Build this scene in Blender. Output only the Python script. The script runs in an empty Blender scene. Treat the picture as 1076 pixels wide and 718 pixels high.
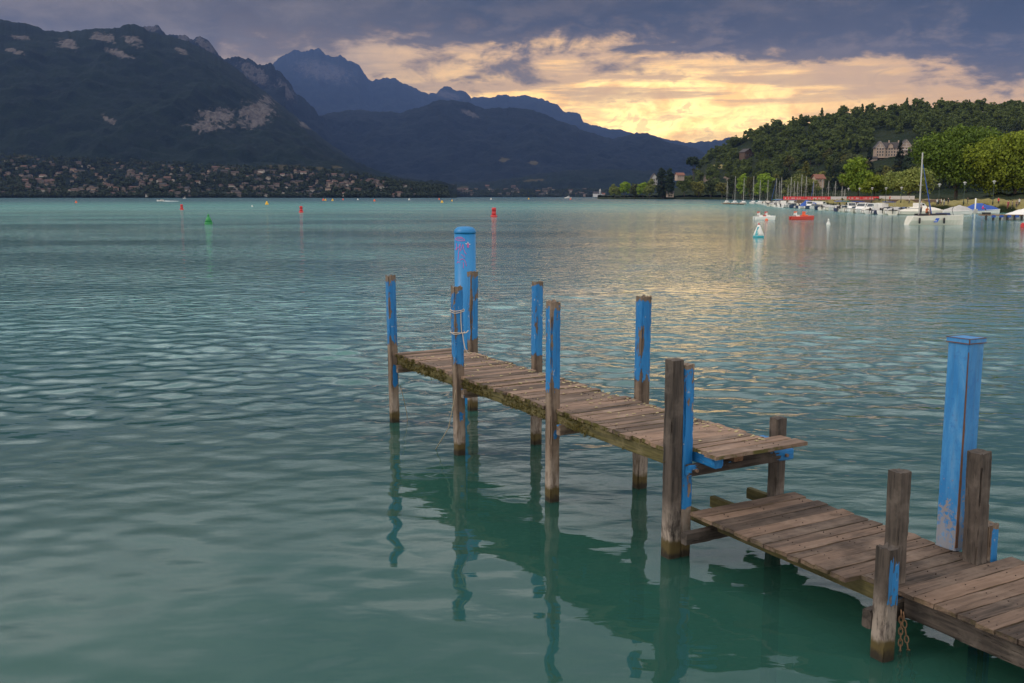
import bpy, bmesh, math, random
import numpy as np
from mathutils import Vector, Matrix
random.seed(7); rng = np.random.default_rng(7)
SC = bpy.context.scene
COL = SC.collection
R = math.radians

# ------------------------------------------------------------------ camera
F, HZ, H = 1046.0, 206.5, 3.3            # focal length and horizon row (in photo pixels), eye height in metres
TH = math.atan((359 - HZ) / F); CT, ST = math.cos(TH), math.sin(TH)
cd = bpy.data.cameras.new('camera'); cam = bpy.data.objects.new('camera', cd); COL.objects.link(cam)
cam.location = (0, 0, H); cam.rotation_euler = (math.pi / 2 - TH, 0, 0)
cd.sensor_width = 36; cd.lens = 36 * F / 1076; cd.clip_start = 0.1; cd.clip_end = 60000
SC.camera = cam
SC.render.engine = 'CYCLES'
SC.cycles.use_denoising = True
SC.cycles.max_bounces = 6; SC.cycles.transparent_max_bounces = 8
SC.cycles.volume_bounces = 0
SC.view_settings.view_transform = 'Standard'; SC.view_settings.look = 'None'
SC.view_settings.gamma = 1; SC.view_settings.exposure = 0.18
SC.view_settings.use_curve_mapping = False

# ------------------------------------------------------------------ node helper
class NT:
    def __init__(s, tree): s.t = tree; s.n = tree.nodes; s.l = tree.links
    def node(s, typ, **kw):
        n = s.n.new(typ)
        for k, v in kw.items(): setattr(n, k, v)
        return n
    def put(s, sock, v):
        if hasattr(v, 'is_output') or isinstance(v, bpy.types.NodeSocket): s.l.new(v, sock)
        elif v is not None:
            if isinstance(v, (tuple, list)) and len(v) == 3 and sock.type == 'RGBA': v = (*v, 1)
            sock.default_value = v
    def m(s, op, a, b=None, c=None, clamp=False):
        n = s.node('ShaderNodeMath', operation=op, use_clamp=clamp)
        for i, v in enumerate((a, b, c)):
            if v is not None: s.put(n.inputs[i], v)
        return n.outputs[0]
    def vm(s, op, a, b=None, sc=None):
        n = s.node('ShaderNodeVectorMath', operation=op)
        s.put(n.inputs[0], a)
        if b is not None: s.put(n.inputs[1], b)
        if sc is not None: s.put(n.inputs['Scale'], sc)
        return n.outputs['Value'] if op in ('LENGTH', 'DOT_PRODUCT', 'DISTANCE') else n.outputs[0]
    def mix(s, f, a, b, typ='MIX'):
        n = s.node('ShaderNodeMix', data_type='RGBA', blend_type=typ)
        s.put(n.inputs[0], f); s.put(n.inputs[6], a); s.put(n.inputs[7], b)
        return n.outputs[2]
    def sep(s, v):
        n = s.node('ShaderNodeSeparateXYZ'); s.put(n.inputs[0], v); return n.outputs
    def com(s, x, y, z):
        n = s.node('ShaderNodeCombineXYZ')
        for i, v in enumerate((x, y, z)): s.put(n.inputs[i], v)
        return n.outputs[0]
    def noise(s, vec, scale=1, detail=2, rough=.5, dist=0):
        n = s.node('ShaderNodeTexNoise'); s.put(n.inputs['Vector'], vec)
        n.inputs['Scale'].default_value = scale; n.inputs['Detail'].default_value = detail
        n.inputs['Roughness'].default_value = rough; n.inputs['Distortion'].default_value = dist
        return n.outputs['Fac']
    def ss(s, v, a, b, lo=0, hi=1):
        n = s.node('ShaderNodeMapRange', interpolation_type='SMOOTHSTEP')
        s.put(n.inputs[0], v)
        for i, q in enumerate((a, b, lo, hi)): s.put(n.inputs[1 + i], q)
        return n.outputs[0]
    def attr(s, name):
        return s.node('ShaderNodeAttribute', attribute_name=name).outputs['Fac']
    def bump(s, h, strength=.5, dist=.02, normal=None):
        n = s.node('ShaderNodeBump'); s.put(n.inputs['Strength'], strength); s.put(n.inputs['Distance'], dist)
        s.put(n.inputs['Height'], h)
        if normal is not None: s.put(n.inputs['Normal'], normal)
        return n.outputs[0]
    def scale(s, v, xyz):
        return s.vm('MULTIPLY', v, xyz)

def lin(r, g, b):
    f = lambda c: c / 12.92 if c <= .04045 else ((c + .055) / 1.055) ** 2.4
    return tuple(f(v / 255) for v in (r, g, b))

# ------------------------------------------------------------------ world: Nishita sky behind a broken evening cloud deck
SUN_AZ, SUN_EL = R(-105), R(38)
w = bpy.data.worlds.new('World'); SC.world = w; w.use_nodes = True
T = NT(w.node_tree); T.n.clear()
sky = T.node('ShaderNodeTexSky', sky_type='NISHITA'); sky.sun_disc = False
sky.sun_elevation = SUN_EL; sky.sun_rotation = SUN_AZ
skyc = T.mix(1.0, sky.outputs[0], (.10, .10, .10), 'MULTIPLY')
dv = T.node('ShaderNodeTexCoord').outputs['Generated']
dx, dy, dz = T.sep(dv)
u = T.m('MULTIPLY', T.m('ARCTAN2', dx, dy), 1046.0)
v = T.m('MULTIPLY', T.m('ARCSINE', dz), 1046.0)
P = T.com(u, v, 0.0)
wa = T.noise(T.scale(P, (1/230, 1/70, 0)), 1, 5, .55)
wb = T.noise(T.vm('ADD', T.scale(P, (1/95, 1/34, 0)), (7.3, 2.1, 4)), 1, 6, .6, .3)
wc = T.noise(T.vm('ADD', T.scale(P, (1/42, 1/22, 0)), (1.3, 9.1, 8)), 1, 6, .62, .6)
wd = T.noise(T.vm('ADD', T.scale(P, (1/160, 1/16, 0)), (4.1, .3, 2)), 1, 5, .6, .2)
da = T.m('SUBTRACT', wa, .5); db = T.m('SUBTRACT', wb, .5); dc = T.m('SUBTRACT', wc, .5)
# glowing gap: brightest just right of the centre, dying away to the left
gl = T.m('ADD', T.m('POWER', T.m('DIVIDE', T.m('SUBTRACT', u, 135.0), 170.0), 2.0), T.m('POWER', T.m('DIVIDE', T.m('SUBTRACT', v, 62.0), 70.0), 2.0))
glow = T.m('POWER', 2.718, T.m('MULTIPLY', gl, -1.0))
side = T.ss(u, -260.0, 90.0)
far_r = T.ss(u, 190.0, 440.0)
gold = T.mix(side, (.68, .49, .32), (2.3, 1.27, .31))
gold = T.mix(far_r, gold, (1.20, .66, .21))
gold = T.mix(T.m('MULTIPLY', glow, T.ss(wc, .34, .60)), gold, (3.6, 2.5, .80))
tan_ = T.mix(side, (.52, .36, .22), (1.15, .68, .28))
streak = T.ss(T.m('ADD', T.m('MULTIPLY', wd, .55), T.m('MULTIPLY', wb, .45)), .47, .60)
lump = T.ss(T.m('ADD', wc, T.m('MULTIPLY', da, .5)), .53, .62)
low = T.mix(T.m('MULTIPLY', streak, .62), gold, tan_); low = T.mix(T.m('MULTIPLY', T.m('MULTIPLY', T.ss(v, 84.0, 104.0), T.ss(wd, .42, .56)), .78), low, T.mix(side, (.55, .40, .26), (.95, .58, .27)))
low = T.mix(T.m('MULTIPLY', lump, .55), low, (.95, .56, .24))
# the slate cloud deck with a torn lower edge
edge = T.m('ADD', v, T.m('ADD', T.m('MULTIPLY', da, 95.0), T.m('ADD', T.m('MULTIPLY', db, 115.0), T.m('MULTIPLY', dc, 75.0))))
edge = T.m('ADD', edge, T.m('ADD', T.m('MULTIPLY', T.ss(u, 60.0, 330.0), 10.0), T.m('MULTIPLY', T.ss(u, 330.0, 480.0), 22.0)))
edge = T.m('ADD', edge, T.m('MULTIPLY', T.ss(u, -283.0, -312.0), 60.0))
mauve = T.mix(T.ss(wb, .35, .65), (.34, .225, .125), (.19, .13, .075))
slate = T.mix(T.ss(wa, .35, .65), (.058, .056, .052), (.185, .138, .094))
slate = T.mix(T.ss(u, -120.0, -330.0), slate, (.21, .16, .115))
deckc = T.mix(T.ss(edge, 136.0, 178.0), mauve, slate)
fine = T.m('MAXIMUM', .35, T.m('ADD', -.62, T.m('ADD', T.m('MULTIPLY', wc, 1.3), T.m('MULTIPLY', wb, 1.95))))
deckc = T.mix(1.0, deckc, T.com(fine, fine, fine), 'MULTIPLY')
dk = T.m('SUBTRACT', 1.0, T.m('MULTIPLY', T.m('MULTIPLY', T.ss(edge, 140.0, 172.0), T.ss(v, 260.0, 205.0)), T.ss(u, -160.0, 60.0, .15, .55)))
deckc = T.mix(1.0, deckc, T.com(dk, dk, dk), 'MULTIPLY')
lumps = T.ss(T.m('ADD', T.m('MULTIPLY', wb, .7), T.m('MULTIPLY', wc, .3)), .50, .64)
deckc = T.mix(T.m('MULTIPLY', lumps, T.ss(v, 205.0, 140.0, .06, .75)), deckc, T.mix(side, (.27, .20, .145), (.30, .205, .125)))
rim = T.mix(T.ss(edge, 104.0, 136.0), low, T.mix(.35, tan_, low)); rim = T.mix(T.ss(edge, 126.0, 152.0), rim, deckc)
# overhead and behind the viewer the cloud is thinner and much brighter
el_up = T.ss(v, 222.0, 400.0)
back = T.ss(dy, .55, -.5)
upc = T.mix(T.ss(T.noise(T.scale(P, (1/420, 1/190, 0)), 1, 3, .5), .36, .62), (.80, .82, .86), (1.60, 1.56, 1.48))
upc = T.mix(T.m('MULTIPLY', back, .55), upc, (1.75, 1.62, 1.50))
upc = T.mix(T.m('MULTIPLY', T.ss(v, 330.0, 470.0), T.ss(v, 1000.0, 760.0)), upc, T.mix(1.0, upc, (.50, .56, .60), 'MULTIPLY'))  # unseen dimmer cloud band, added to darken what the near water mirrors
cl = T.mix(T.m('MAXIMUM', el_up, T.m('MULTIPLY', back, T.ss(v, 0.0, 160.0))), rim, upc)
cl = T.mix(T.ss(v, 1500.0, 1640.0, 0, .25), cl, skyc)
cl = T.mix(T.ss(v, -20.0, -90.0), cl, (.12, .17, .18))
full = T.mix(.06, cl, skyc)
bg = T.node('ShaderNodeBackground'); T.put(bg.inputs[0], full); bg.inputs[1].default_value = 1.0
T.l.new(bg.outputs[0], T.node('ShaderNodeOutputWorld').inputs[0])

sd = bpy.data.lights.new('sun', 'SUN'); sun = bpy.data.objects.new('sun', sd); COL.objects.link(sun)
sd.energy = 1.15; sd.angle = R(18); sd.color = (1, .86, .70)
sdir = Vector((math.sin(SUN_AZ) * math.cos(SUN_EL), math.cos(SUN_AZ) * math.cos(SUN_EL), math.sin(SUN_EL)))
sun.rotation_euler = sdir.to_track_quat('Z', 'Y').to_euler()

# ------------------------------------------------------------------ geometry helpers
def ray(x, y):
    x = np.asarray(x, float); y = np.asarray(y, float)
    uu = (x - 538) / F; vv = -(y - 359) / F
    return np.stack(np.broadcast_arrays(uu, CT + vv * ST, -ST + vv * CT), -1)
def at_z(x, y, z):
    d = ray(x, y); t = (z - H) / d[..., 2]; p = d * t[..., None]; p[..., 2] = z; return p
def at_y(x, y, Y):
    d = ray(x, y); t = Y / d[..., 1]; p = d * t[..., None]; p[..., 2] += H; return p
def W(x, y, z=0.0):
    return Vector(at_z(x, y, z))

def _h(ix, iy, seed):
    n = (ix * 374761393 + iy * 668265263 + seed * 974634599) & 0x7fffffff
    n = ((n ^ (n >> 13)) * 1274126177) & 0x7fffffff
    return ((n ^ (n >> 16)) & 0xffff) / 65535.0
def vnoise(x, y, seed=0):
    x = np.asarray(x, float); y = np.asarray(y, float)
    ix = np.floor(x).astype(np.int64); iy = np.floor(y).astype(np.int64)
    fx = x - ix; fy = y - iy; fx = fx*fx*(3-2*fx); fy = fy*fy*(3-2*fy)
    a = _h(ix, iy, seed); b = _h(ix+1, iy, seed); c = _h(ix, iy+1, seed); d = _h(ix+1, iy+1, seed)
    return (a*(1-fx)+b*fx)*(1-fy)+(c*(1-fx)+d*fx)*fy
def fbm(x, y, oct=4, seed=0, gain=.5):
    r = 0; a = 1; t = 0
    for i in range(oct):
        r = r + a * vnoise(x * 2**i, y * 2**i, seed + i * 17); t += a; a *= gain
    return r / t

def np_mesh(name, co, quads, attrs=None, smooth=True, mat_idx=None):
    me = bpy.data.meshes.new(name)
    co = np.asarray(co, np.float32); q = np.asarray(quads, np.int32); k = q.shape[1]
    me.vertices.add(len(co)); me.vertices.foreach_set('co', co.ravel())
    me.loops.add(q.size); me.loops.foreach_set('vertex_index', q.ravel())
    me.polygons.add(len(q)); me.polygons.foreach_set('loop_start', np.arange(0, q.size, k, dtype=np.int32))
    if mat_idx is not None: me.polygons.foreach_set('material_index', np.asarray(mat_idx, np.int32))
    me.polygons.foreach_set('use_smooth', np.full(len(q), smooth))
    for a, val in (attrs or {}).items():
        at = me.attributes.new(a, 'FLOAT', 'POINT'); at.data.foreach_set('value', np.asarray(val, np.float32).ravel())
    me.update(calc_edges=True); me.validate()
    return me
def grid_quads(nr, nc):
    i = np.arange(nr - 1)[:, None] * nc + np.arange(nc - 1)[None]
    return np.stack([i, i + 1, i + nc + 1, i + nc], -1).reshape(-1, 4)

def tag(o, label=None, cat=None, group=None, kind=None):
    if label: o['label'] = label
    if cat: o['category'] = cat
    if group: o['group'] = group
    if kind: o['kind'] = kind
    return o
def link(name, me, mats=None, parent=None, loc=None, rotz=0):
    o = bpy.data.objects.new(name, me); COL.objects.link(o)
    if mats is not None:
        for m_ in (mats if isinstance(mats, (list, tuple)) else [mats]): me.materials.append(m_)
    if parent: o.parent = parent
    if loc is not None: o.location = loc
    if rotz: o.rotation_euler.z = rotz
    return o
def empty(name, loc, rotz=0, label=None, cat=None, group=None):
    o = bpy.data.objects.new(name, None); COL.objects.link(o); o.location = loc; o.rotation_euler.z = rotz
    o.empty_display_size = .2
    return tag(o, label, cat, group)
def kids(o): return [c for c in bpy.data.objects if c.parent == o]
def copy_tree(o, parent=None):
    c = o.copy(); COL.objects.link(c)
    if parent: c.parent = parent
    for ch in list(o.children): copy_tree(ch, c)
    return c

class MB:
    """collects simple shapes into one mesh"""
    def __init__(s): s.v = []; s.f = []; s.mi = []; s.sm = []
    def add(s, vs, fs, mi=0, smooth=False):
        b = len(s.v); s.v += [tuple(p) for p in vs]
        for f in fs: s.f.append(tuple(i + b for i in f)); s.mi.append(mi); s.sm.append(smooth)
    def box(s, c, size, rot=0, mi=0, taper=1.0, M=None):
        x, y, z = (d / 2 for d in size); vs = []
        for dz, t in ((-z, 1), (z, taper)):
            for px, py in ((-x, -y), (x, -y), (x, y), (-x, y)): vs.append(Vector((px * t, py * t, dz)))
        Rm = Matrix.Rotation(rot, 4, 'Z') if M is None else M
        s.add([Rm @ p + Vector(c) for p in vs], [(3,2,1,0),(4,5,6,7),(0,1,5,4),(1,2,6,5),(2,3,7,6),(3,0,4,7)], mi)
    def tube(s, pts, rad, n=8, mi=0, caps=True, closed=False):
        pts = [Vector(p) for p in pts]; m_ = len(pts)
        rad = rad if isinstance(rad, (list, tuple)) else [rad] * m_
        rings = []; up = None
        for i, p in enumerate(pts):
            if closed: t = pts[(i+1) % m_] - pts[i-1]
            else: t = pts[min(i+1, m_-1)] - pts[max(i-1, 0)]
            t = t.normalized() if t.length > 1e-9 else Vector((0,0,1))
            if up is None: up = Vector((1,0,0)) if abs(t.x) < .9 else Vector((0,1,0))
            a = (up - t * up.dot(t)).normalized(); b_ = t.cross(a); up = a
            rings.append([p + (a * math.cos(k*2*math.pi/n) + b_ * math.sin(k*2*math.pi/n)) * rad[i] for k in range(n)])
        fs = []
        L = m_ if closed else m_ - 1
        for i in range(L):
            j = (i + 1) % m_
            for k in range(n): fs.append((i*n+k, i*n+(k+1)%n, j*n+(k+1)%n, j*n+k))
        s.add([q for r_ in rings for q in r_], fs, mi, True)
        if caps and not closed:
            s.add(rings[0][::-1], [tuple(range(n))], mi); s.add(rings[-1], [tuple(range(n))], mi)
    def lathe(s, prof, n=16, c=(0,0,0), mi=0, smooth=True):
        vs = []; fs = []
        for r_, z in prof:
            for k in range(n):
                a = k*2*math.pi/n; vs.append((c[0]+r_*math.cos(a), c[1]+r_*math.sin(a), c[2]+z))
        for i in range(len(prof)-1):
            for k in range(n): fs.append((i*n+k, i*n+(k+1)%n, (i+1)*n+(k+1)%n, (i+1)*n+k))
        s.add(vs, fs, mi, smooth)
        b = len(s.v) - len(vs)
        s.f.append(tuple(b+k for k in range(n))[::-1]); s.mi.append(mi); s.sm.append(False)
        b += (len(prof)-1)*n
        s.f.append(tuple(b+k for k in range(n))); s.mi.append(mi); s.sm.append(False)
    def prism(s, poly, y0, y1, mi=0):
        """polygon in x,z swept along y"""
        n = len(poly)
        s.add([(x, y0, z) for x, z in poly] + [(x, y1, z) for x, z in poly],
              [tuple(range(n)), tuple(range(n, 2*n))[::-1]] + [(i, i+n, (i+1)%n+n, (i+1)%n) for i in range(n)], mi)
    def mesh(s, name):
        me = bpy.data.meshes.new(name); me.from_pydata(s.v, [], s.f)
        me.polygons.foreach_set('material_index', s.mi); me.polygons.foreach_set('use_smooth', s.sm)
        me.update(); return me
    def build(s, name, mats, parent=None, loc=None, rotz=0): return link(name, s.mesh(name), mats, parent, loc, rotz)

# ------------------------------------------------------------------ materials
def new_mat(name):
    m_ = bpy.data.materials.new(name); m_.use_nodes = True; t = NT(m_.node_tree); t.n.clear()
    out = t.node('ShaderNodeOutputMaterial'); b = t.node('ShaderNodeBsdfPrincipled')
    t.l.new(b.outputs[0], out.inputs[0]); return m_, t, b
def plain(name, col, rough=.5, metal=0, var=.15, scale=6, spec=.5):
    m_, t, b = new_mat(name)
    n = t.noise(t.node('ShaderNodeTexCoord').outputs['Object'], scale, 5, .6)
    f = t.m('ADD', 1 - var, t.m('MULTIPLY', n, 2 * var))
    t.put(b.inputs['Base Color'], t.mix(1.0, col, t.com(f, f, f), 'MULTIPLY'))
    t.put(b.inputs['Roughness'], t.m('ADD', rough - .08, t.m('MULTIPLY', n, .16)))
    b.inputs['Metallic'].default_value = metal; b.inputs['Specular IOR Level'].default_value = spec
    return m_

def wood_color(t, co, grain, dark, mid, light, blotch=3.0):
    """weathered timber: long grain, blotches, fine cracks -> colour, height"""
    g = t.noise(t.scale(co, grain), 1, 6, .62, .25)
    g2 = t.noise(t.scale(co, tuple(q * 3.3 for q in grain)), 1, 4, .6)
    bl = t.noise(co, blotch, 5, .6)
    c = t.mix(t.ss(g, .30, .68), dark, mid)
    c = t.mix(t.m('MULTIPLY', t.ss(bl, .45, .75), .75), c, light)
    crack = t.ss(g2, .36, .30)
    c = t.mix(t.m('MULTIPLY', crack, .75), c, tuple(q * .25 for q in dark))
    hgt = t.m('SUBTRACT', t.m('ADD', t.m('MULTIPLY', g, .6), t.m('MULTIPLY', g2, .4)), t.m('MULTIPLY', crack, .5))
    return c, hgt

def waterline(t, c, foot=None):
    """pale bleached band, then brown algae growth on the foot of a pile, by height above the lake; green below the surface paints the fading under water"""
    geo = t.node('ShaderNodeNewGeometry').outputs['Position']
    z = t.sep(geo)[2]
    n = t.noise(geo, 9, 4, .6)
    zz = t.m('ADD', z, t.m('MULTIPLY', t.m('SUBTRACT', n, .5), .14))
    c0 = c; c = t.mix(t.m('MULTIPLY', t.m('MULTIPLY', t.ss(zz, .60, .24), t.ss(t.noise(t.scale(geo, (16, 16, 5)), 1, 5, .7), .36, .58)), .8), c, (.36, .295, .245))
    c = t.mix(t.ss(zz, .19, .13), c, (.085, .062, .022))
    c = t.mix(t.ss(zz, .09, .03), c, (.028, .022, .014))
    c = t.mix(t.ss(z, .01, -.05), c, (.075, .115, .065))  # submerged part painted green, in place of light fading with depth
    return c if foot is None else t.mix(foot, c0, c)

def timber_mat(name, dark, mid, light, blue=(.008, .150, .40), painted=True):
    m_, t, b = new_mat(name)
    tc = t.node('ShaderNodeTexCoord').outputs['Object']
    c, hgt = wood_color(t, tc, (22, 22, 1.6), dark, mid, light, 4)
    rnd = t.node('ShaderNodeObjectInfo').outputs['Random']
    f = t.m('ADD', .85, t.m('MULTIPLY', rnd, .3)); c = t.mix(1.0, c, t.com(f, f, f), 'MULTIPLY')
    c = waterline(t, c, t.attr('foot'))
    if painted:
        wear = t.attr('wear')
        off = t.vm('ADD', tc, t.com(t.m('MULTIPLY', rnd, 37.0), 0.0, t.m('MULTIPLY', rnd, 11.0)))
        n = t.m('ADD', t.m('MULTIPLY', t.noise(t.scale(off, (7, 7, 2.2)), 1, 6, .62, .4), .75), t.m('MULTIPLY', t.noise(t.scale(off, (34, 34, 12)), 1, 4, .6), .25))
        n = t.m('ADD', t.m('MULTIPLY', t.m('SUBTRACT', n, .5), 2.3), .5)
        mask = t.ss(t.m('SUBTRACT', n, t.m('MULTIPLY', wear, .62)), .13, .165)
        fade = t.noise(t.scale(off, (10, 10, 1.2)), 1, 5, .65)
        bl = t.mix(t.ss(fade, .35, .75), blue, (.026, .205, .47))
        bl = t.mix(t.m('MULTIPLY', t.ss(t.noise(t.scale(off, (30, 30, 2)), 1, 3, .6), .55, .72), .55), bl, (.008, .07, .25))
        bl = t.mix(t.m('MULTIPLY', t.ss(t.noise(off, 16, 3, .6), .63, .70), .6), bl, (.42, .42, .42))
        gr = t.noise(t.scale(off, (26, 26, 1.1)), 1, 5, .7)
        bl = t.mix(t.m('MULTIPLY', t.ss(gr, .50, .72), .62), bl, (.040, .062, .085))
        c = t.mix(mask, c, bl)
        hgt = t.m('ADD', t.m('MULTIPLY', hgt, .8), t.m('MULTIPLY', mask, .35))
        t.put(b.inputs['Roughness'], t.m('SUBTRACT', .85, t.m('MULTIPLY', mask, .33)))
    else: b.inputs['Roughness'].default_value = .85
    t.put(b.inputs['Base Color'], c)
    t.put(b.inputs['Normal'], t.bump(hgt, .9, .012))
    b.inputs['Specular IOR Level'].default_value = .35
    return m_
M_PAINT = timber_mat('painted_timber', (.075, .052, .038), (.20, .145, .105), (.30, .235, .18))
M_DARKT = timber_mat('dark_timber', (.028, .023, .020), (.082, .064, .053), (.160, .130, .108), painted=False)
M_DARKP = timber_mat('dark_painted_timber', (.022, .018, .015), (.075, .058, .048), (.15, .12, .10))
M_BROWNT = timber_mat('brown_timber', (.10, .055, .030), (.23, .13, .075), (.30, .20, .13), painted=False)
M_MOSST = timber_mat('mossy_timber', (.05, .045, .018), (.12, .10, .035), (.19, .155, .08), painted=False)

def deck_mat(name, dark, mid, light, warm):
    m_, t, b = new_mat(name)
    tc = t.node('ShaderNodeTexCoord').outputs['Object']
    var = t.attr('var')
    off = t.vm('ADD', tc, t.com(t.m('MULTIPLY', var, 31.0), 0.0, t.m('MULTIPLY', var, 17.0)))
    c, hgt = wood_color(t, off, (2.0, 26, 26), dark, mid, light, 2.6)
    c = t.mix(t.m('MULTIPLY', t.ss(var, .35, 1.0), .45), c, warm)
    f = t.m('ADD', .58, t.m('MULTIPLY', var, .72)); c = t.mix(1.0, c, t.com(f, f, f), 'MULTIPLY')
    st = t.noise(tc, 1.3, 5, .65)
    c = t.mix(t.m('MULTIPLY', t.ss(st, .56, .70), .6), c, tuple(q * .6 for q in dark))
    geo = t.node('ShaderNodeNewGeometry').outputs['Normal']
    moss = t.m('MULTIPLY', t.ss(t.sep(geo)[2], .6, .2), t.ss(t.noise(tc, 9, 4, .6), .42, .6))
    c = t.mix(t.m('MULTIPLY', moss, t.attr('moss')), c, (.085, .075, .02))
    t.put(b.inputs['Base Color'], c); b.inputs['Roughness'].default_value = .88
    b.inputs['Specular IOR Level'].default_value = .3
    t.put(b.inputs['Normal'], t.bump(hgt, 1.0, .010))
    return m_
M_DECK = deck_mat('grey_deck_boards', (.080, .062, .053), (.235, .158, .115), (.325, .242, .19), (.26, .158, .105))
M_DECKL = deck_mat('brown_deck_boards', (.042, .031, .025), (.140, .098, .076), (.22, .165, .13), (.22, .135, .09))

def foliage(name, a, b_, trans=.15):
    m_, t, b = new_mat(name)
    rnd = t.node('ShaderNodeObjectInfo').outputs['Random']
    c = t.mix(t.attr('var'), a, b_)
    f = t.m('ADD', .60, t.m('MULTIPLY', rnd, 1.05)); c = t.mix(1.0, c, t.com(f, f, t.m('ADD', .5, t.m('MULTIPLY', f, .5))), 'MULTIPLY')
    t.put(b.inputs['Base Color'], c); b.inputs['Roughness'].default_value = .65
    b.inputs['Specular IOR Level'].default_value = .25
    tr = t.node('ShaderNodeBsdfTranslucent'); t.put(tr.inputs[0], c)
    mx = t.node('ShaderNodeMixShader'); mx.inputs[0].default_value = trans
    t.l.new(b.outputs[0], mx.inputs[1]); t.l.new(tr.outputs[0], mx.inputs[2])
    out = [n for n in t.n if n.type == 'OUTPUT_MATERIAL'][0]; t.l.new(mx.outputs[0], out.inputs[0])
    return m_
M_BARK = plain('bark', (.07, .052, .038), .9, var=.4, scale=3)

# ------------------------------------------------------------------ lake
def build_water():
    p = np.concatenate([np.linspace(560, 24, 720)])
    r_in = np.array([.4, 2.0, 4.0])
    r = F * H / p
    r = r[r > 4.3]
    rr = np.concatenate([r_in, r, np.geomspace(r[-1] * 1.03, 9500, 34)])
    ph = np.concatenate([np.arange(-180, -36, 6.0), np.arange(-36, 36, .085), np.arange(36, 181, 6.0)])
    ph = np.unique(np.round(ph, 4)); ph[-1] = 180
    X = rr[:, None] * np.sin(np.radians(ph))[None]; Y = rr[:, None] * np.cos(np.radians(ph))[None]
    Z = np.zeros_like(X)
    RR = np.broadcast_to(rr[:, None], X.shape)
    spacing = np.gradient(rr)[:, None]
    gust = fbm(X / 17 + 3.1, Y / 9 + 1.7, 3, 5)
    gust = .45 + 1.1 * np.clip((gust - .33) / .34, 0, 1)
    gust = gust * (.42 + .70 * np.clip((RR - 9) / 12, 0, 1))
    inside = ((np.abs(ph) <= 35.9)[None]) * np.ones_like(X)
    g = np.random.default_rng(23)
    for i in range(84):
        lam = float(np.clip(.62 * math.exp(g.normal(0, .40)), .30, 3.0)) if i % 6 else g.uniform(1.6, 3.2)
        a = R(-80) + g.normal(0, .75)
        k = 2 * math.pi / lam
        slope = .0092 if i % 6 else .0030
        amp = slope / k * math.sqrt(2)
        fade = np.clip((lam - 2.6 * spacing) / (2.2 * spacing), 0, 1)
        Z = Z + amp * fade * np.sin(k * (X * math.cos(a) + Y * math.sin(a)) + g.uniform(0, 6.28) + 1.1 * np.sin(X * .31 + i) + 1.0 * np.sin(Y * .27 + 2 * i))
    Z = Z * gust * inside
    co = np.stack([X, Y, Z], -1).reshape(-1, 3)
    me = np_mesh('water', co, grid_quads(len(rr), len(ph)), smooth=True)
    m_ = bpy.data.materials.new('lake_water'); m_.use_nodes = True; t = NT(m_.node_tree); t.n.clear()
    geo = t.node('ShaderNodeNewGeometry').outputs['Position']
    gx, gy, gz = t.sep(geo)
    d = t.vm('LENGTH', t.com(gx, gy, 0.0))
    far = t.ss(d, 14.0, 70.0); vfar = t.ss(d, 50.0, 320.0)
    gustn = t.noise(t.scale(geo, (1/38, 1/16, 0)), 1, 3, .55)
    gust2 = t.noise(t.scale(geo, (1/260, 1/70, 0)), 1, 3, .5)
    ruff = t.ss(gustn, .38, .60)
    rough_zone = t.ss(gust2, .36, .60)
    # ripples: fine ones everywhere, longer ones where the mesh no longer carries waves
    def rot(v_, ang, sx, sy, o):
        n = t.node('ShaderNodeMapping'); t.put(n.inputs[0], v_); n.inputs['Rotation'].default_value = (0, 0, ang)
        n.inputs['Scale'].default_value = (sx, sy, 1); n.inputs['Location'].default_value = (o, o * .7, 0); return n.outputs[0]
    lee = t.ss(t.m('DIVIDE', gx, d), .06, -.16, .62, 1.5)
    b0 = t.noise(rot(geo, .35, 2.6, 5.2, 3), 1, 2, .5, .4)
    b1 = t.noise(rot(geo, .25, 1.35, 2.3, 6), 1, 2, .5, .6)
    b2 = t.noise(rot(geo, .2, .5, 1.1, 8), 1, 3, .55, .5)
    b3 = t.noise(rot(geo, -.1, .10, .34, 5), 1, 4, .6, .3)
    n0 = t.bump(b0, t.m('MULTIPLY', t.m('ADD', .10, t.m('MULTIPLY', ruff, .5)), t.ss(d, 7.0, 24.0, .55, 1.1)), .026)
    n1 = t.bump(b1, t.m('MULTIPLY', t.m('MULTIPLY', lee, t.ss(d, 16.0, 40.0)), t.m('ADD', .45, t.m('MULTIPLY', ruff, .55))), .085, n0)
    n2 = t.bump(b2, t.m('MULTIPLY', t.m('MULTIPLY', lee, t.ss(d, 50.0, 140.0)), t.m('ADD', .45, t.m('MULTIPLY', ruff, .55))), .12, n1)
    n3 = t.bump(b3, t.m('MULTIPLY', t.m('MULTIPLY', vfar, .8), t.m('ADD', .5, rough_zone)), .40, n2)
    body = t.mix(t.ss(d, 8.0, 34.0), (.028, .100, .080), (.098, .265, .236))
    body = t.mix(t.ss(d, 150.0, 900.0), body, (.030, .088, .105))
    # shallow pale shelves and weed patches of the lake floor tint the water
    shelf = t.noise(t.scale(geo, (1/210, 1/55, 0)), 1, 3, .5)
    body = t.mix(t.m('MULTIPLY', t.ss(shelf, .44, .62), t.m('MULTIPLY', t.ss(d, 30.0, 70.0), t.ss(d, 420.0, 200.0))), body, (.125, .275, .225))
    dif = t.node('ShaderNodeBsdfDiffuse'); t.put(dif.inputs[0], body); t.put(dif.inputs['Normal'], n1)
    trn = t.node('ShaderNodeBsdfTransparent'); trn.inputs[0].default_value = (.55, .85, .72, 1)
    under = t.node('ShaderNodeMixShader'); t.put(under.inputs[0], t.ss(d, 12.0, 30.0, .40, 0.0))
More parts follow.
